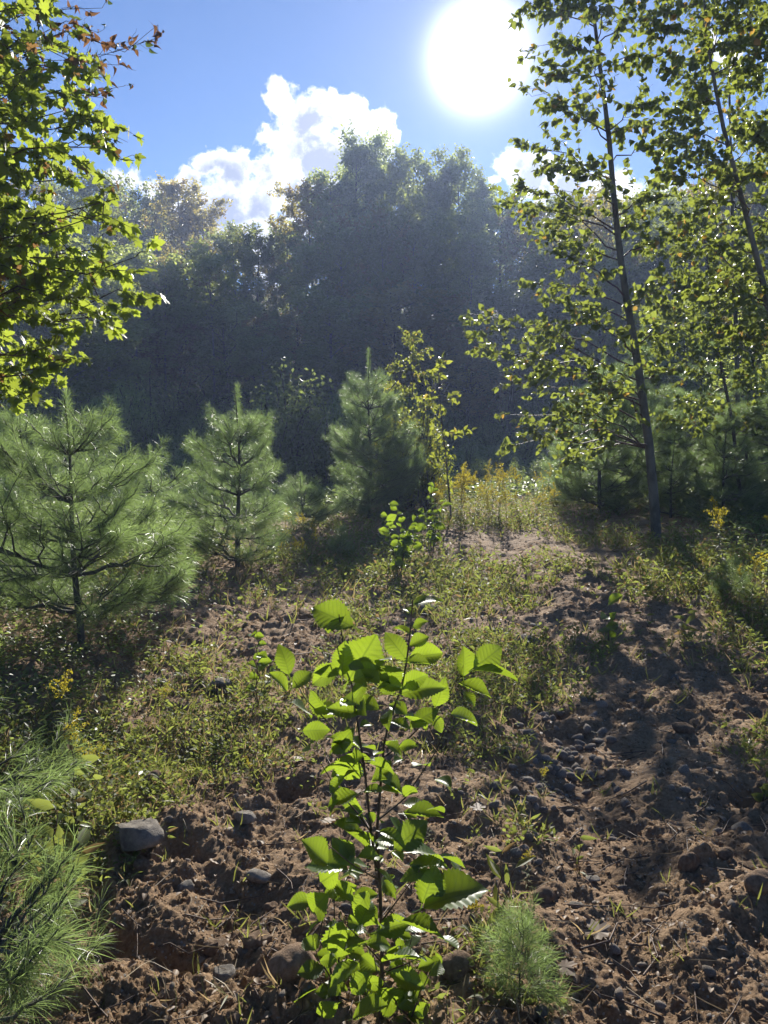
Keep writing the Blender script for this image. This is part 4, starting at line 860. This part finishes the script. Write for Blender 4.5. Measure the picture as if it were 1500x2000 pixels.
# grass
pos, r = scatter(4200, lambda x, y: np.clip(cover(x, y) ** 1.3 + .025, 0, 1), 73, 19)
n_ = len(pos); d_ = np.linalg.norm(pos, axis=1); P_, D_, S_ = [], [], []
for q in range(6):
    P_.append(pos + r.normal(size=(n_, 3)) * np.array([.015, .015, 0])); D_.append(norm(r.normal(size=(n_, 3)) * np.array([.6, .6, .2]) + np.array([0, 0, .8]))); S_.append(r.uniform(.04, .13, n_) * np.clip(d_ / 5, .7, 1.6))
P_, D_, S_ = np.concatenate(P_), np.concatenate(D_), np.concatenate(S_)
go_ = link('grass', mesh('grass', [inst((np.array([(0, -.025, 0), (0, .025, 0), (.5, .03, -.06), (.5, -.03, -.06), (1, 0, -.32)]), np.array([(0, 1, 2), (0, 2, 3), (3, 2, 4)])), P_, frames(D_, rdir(len(P_), r)), S_)], M['grass']), kind='stuff'); tag(go_, 'thin grass blades growing between the weeds', 'grass')
# dead leaves, straw and rootlets
pos, r = scatter(4600, lambda x, y: np.full(x.shape, .8), 74, 14)
n_ = len(pos); fr = frames(norm(rdir(n_, r) * np.array([1, 1, .25])), norm(np.array([0, 0, 1.]) + .45 * rdir(n_, r))); d_ = np.linalg.norm(pos, axis=1)
lo = link('leaf_litter', mesh('leaf_litter', [inst(leaf_round(.6, .2, .3, .1), pos + np.array([0, 0, .006]), fr, r.uniform(.012, .045, n_) * np.clip(d_ / 4, .8, 1.5))], M['litter']), kind='stuff'); tag(lo, 'small dry dead leaves scattered over the earth', 'leaf litter')
pos, r = scatter(2600, lambda x, y: np.full(x.shape, .8), 75, 12)
n_ = len(pos); fr = frames(norm(rdir(n_, r) * np.array([1, 1, .3])), rdir(n_, r))
st_ = link('straw', mesh('straw', [inst((np.array([(0, -.01, 0), (0, .01, 0), (.5, .012, .05), (.5, -.008, .05), (1, 0, 0)]), np.array([(0, 1, 2), (0, 2, 3), (3, 2, 4)])), pos + np.array([0, 0, .006]), fr, r.uniform(.03, .15, n_))], M['straw']), kind='stuff'); tag(st_, 'dry straw and rootlets lying on the earth', 'straw')
pos, r = scatter(420, lambda x, y: np.full(x.shape, .8), 76, 11)
tw = []
for q in range(len(pos)):
    a = r.uniform(0, 6.28); l_ = r.uniform(.05, .28); B = np.array([pos[q] + np.array([math.cos(a), math.sin(a), 0]) * l_ * t_ + np.array([r.normal() * .012, r.normal() * .012, .006]) for t_ in (-.5, -.1, .25, .5)]); B[:, 2] = gz(B[:, 0], B[:, 1]) + .005
    B[:, 2] = B[:, 2] * .4 + np.linspace(B[0, 2], B[-1, 2], 4) * .6 + .004; tw.append(tube(B, np.linspace(.003, .0012, 4) * r.uniform(.6, 1.6), 4))
tg = link('twigs', mesh('twigs', tw, M['twig'], True), kind='stuff'); tag(tg, 'thin dead twigs and root bits littering the earth', 'twigs')
# single fallen leaves
OK_ = mesh('fallen_leaf', [leaf_maple(.1, .2, 5)], M['litter'], True)
for px, py, s in ((1178, 1835, .085), (1095, 1885, .06), (515, 1395, .06), (1300, 1305, .06), (590, 1480, .07), (935, 1600, .06), (920, 1480, .05), (700, 1560, .06), (1500, 1330, .06), (420, 1700, .05), (1030, 1440, .05), (640, 1610, .06)):
    g = gpt(px, py); o = link('fallen_leaf', OK_, loc=(g.x, g.y, g.z + .012)); o.scale = (s, s, s); o.rotation_euler = (random.uniform(-.3, .3), random.uniform(-.3, .3), random.uniform(0, 6.28))
    tag(o, 'dry lobed fallen leaf lying on the earth', 'fallen leaf', 'fallen leaves on the earth')

# understorey fern and weed cover in the shade beyond the clearing
pos = []; r = np.random.default_rng(81); n_ = 21000
a = r.uniform(-R(34), R(34), n_); rr = np.exp(r.uniform(math.log(13.5), math.log(98), n_)); x, y = np.sin(a) * rr, np.cos(a) * rr
x2, y2 = r.uniform(3, 9, 4000), r.uniform(5, 15, 4000); k_ = x2 > 1.6 + .27 * y2 + .3 * r.normal(size=4000); x, y = np.concatenate([x, x2[k_]]), np.concatenate([y, y2[k_]])
x3, y3 = r.uniform(-7, -1, 9000), 2.2 + 11 * r.uniform(0, 1, 9000) ** 1.5; k_ = x3 < -1.0 - .13 * y3 + .2 * r.normal(size=9000); x, y = np.concatenate([x, x3[k_]]), np.concatenate([y, y3[k_]])
k_ = ~((np.abs(x - .3 - .12 * y) < 1.6) & (y < 15.5)); x, y = x[k_], y[k_]
pos = np.stack([x, y, gz(x, y)], -1); n_ = len(pos); P_, D_, S_ = [], [], []
for q in range(9):
    a = r.uniform(0, 6.28, n_); dd = np.clip(np.hypot(x, y) / 12, .5, 2.4); P_.append(pos + np.stack([np.cos(a) * .06 * dd, np.sin(a) * .06 * dd, r.uniform(.01, .28, n_) * dd * .9], -1)); D_.append(np.stack([np.cos(a), np.sin(a), r.uniform(-.2, .8, n_)], -1)); S_.append(r.uniform(.04, .10, n_) * dd)
P_, D_, S_ = np.concatenate(P_), norm(np.concatenate(D_)), np.concatenate(S_)
uo = link('undergrowth', mesh('undergrowth', [inst(leaf_diamond(.5, .1), P_, frames(D_, norm(np.array([0, 0, 1.]) + .6 * rdir(len(P_), r))), S_)], M['shrub']), kind='stuff'); tag(uo, 'dark leafy undergrowth covering the ground under the trees', 'undergrowth')

# ------------------------------------------------------------------ blue scattering air, added in place of lens glare to lift the dark wood
HZ = bpy.data.materials.new('added blue air'); HZ.use_nodes = True; t = NT(HZ.node_tree); HZ.node_tree.nodes.clear()
pv = t.n('ShaderNodeVolumePrincipled'); pv.inputs['Color'].default_value = (.50, .63, 1, 1); pv.inputs['Density'].default_value = .0015; pv.inputs['Anisotropy'].default_value = .4
o = t.n('ShaderNodeOutputMaterial'); t.t.links.new(pv.outputs[0], o.inputs['Volume'])
allz = gzv.min() - 1.; top = 48.
bxv = np.array([(x, y, z) for z in (allz, top) for x, y in ((-300, -300), (300, -300), (300, 300), (-300, 300))], float)
hz = link('added_veil', mesh('added_veil', [(bxv, np.array([(3, 2, 1, 0), (4, 5, 6, 7), (0, 1, 5, 4), (1, 2, 6, 5), (2, 3, 7, 6), (3, 0, 4, 7)]))], HZ), kind='stuff'); tag(hz, 'thin blue air added before the wood to stand in for lens glare', 'added_veil')
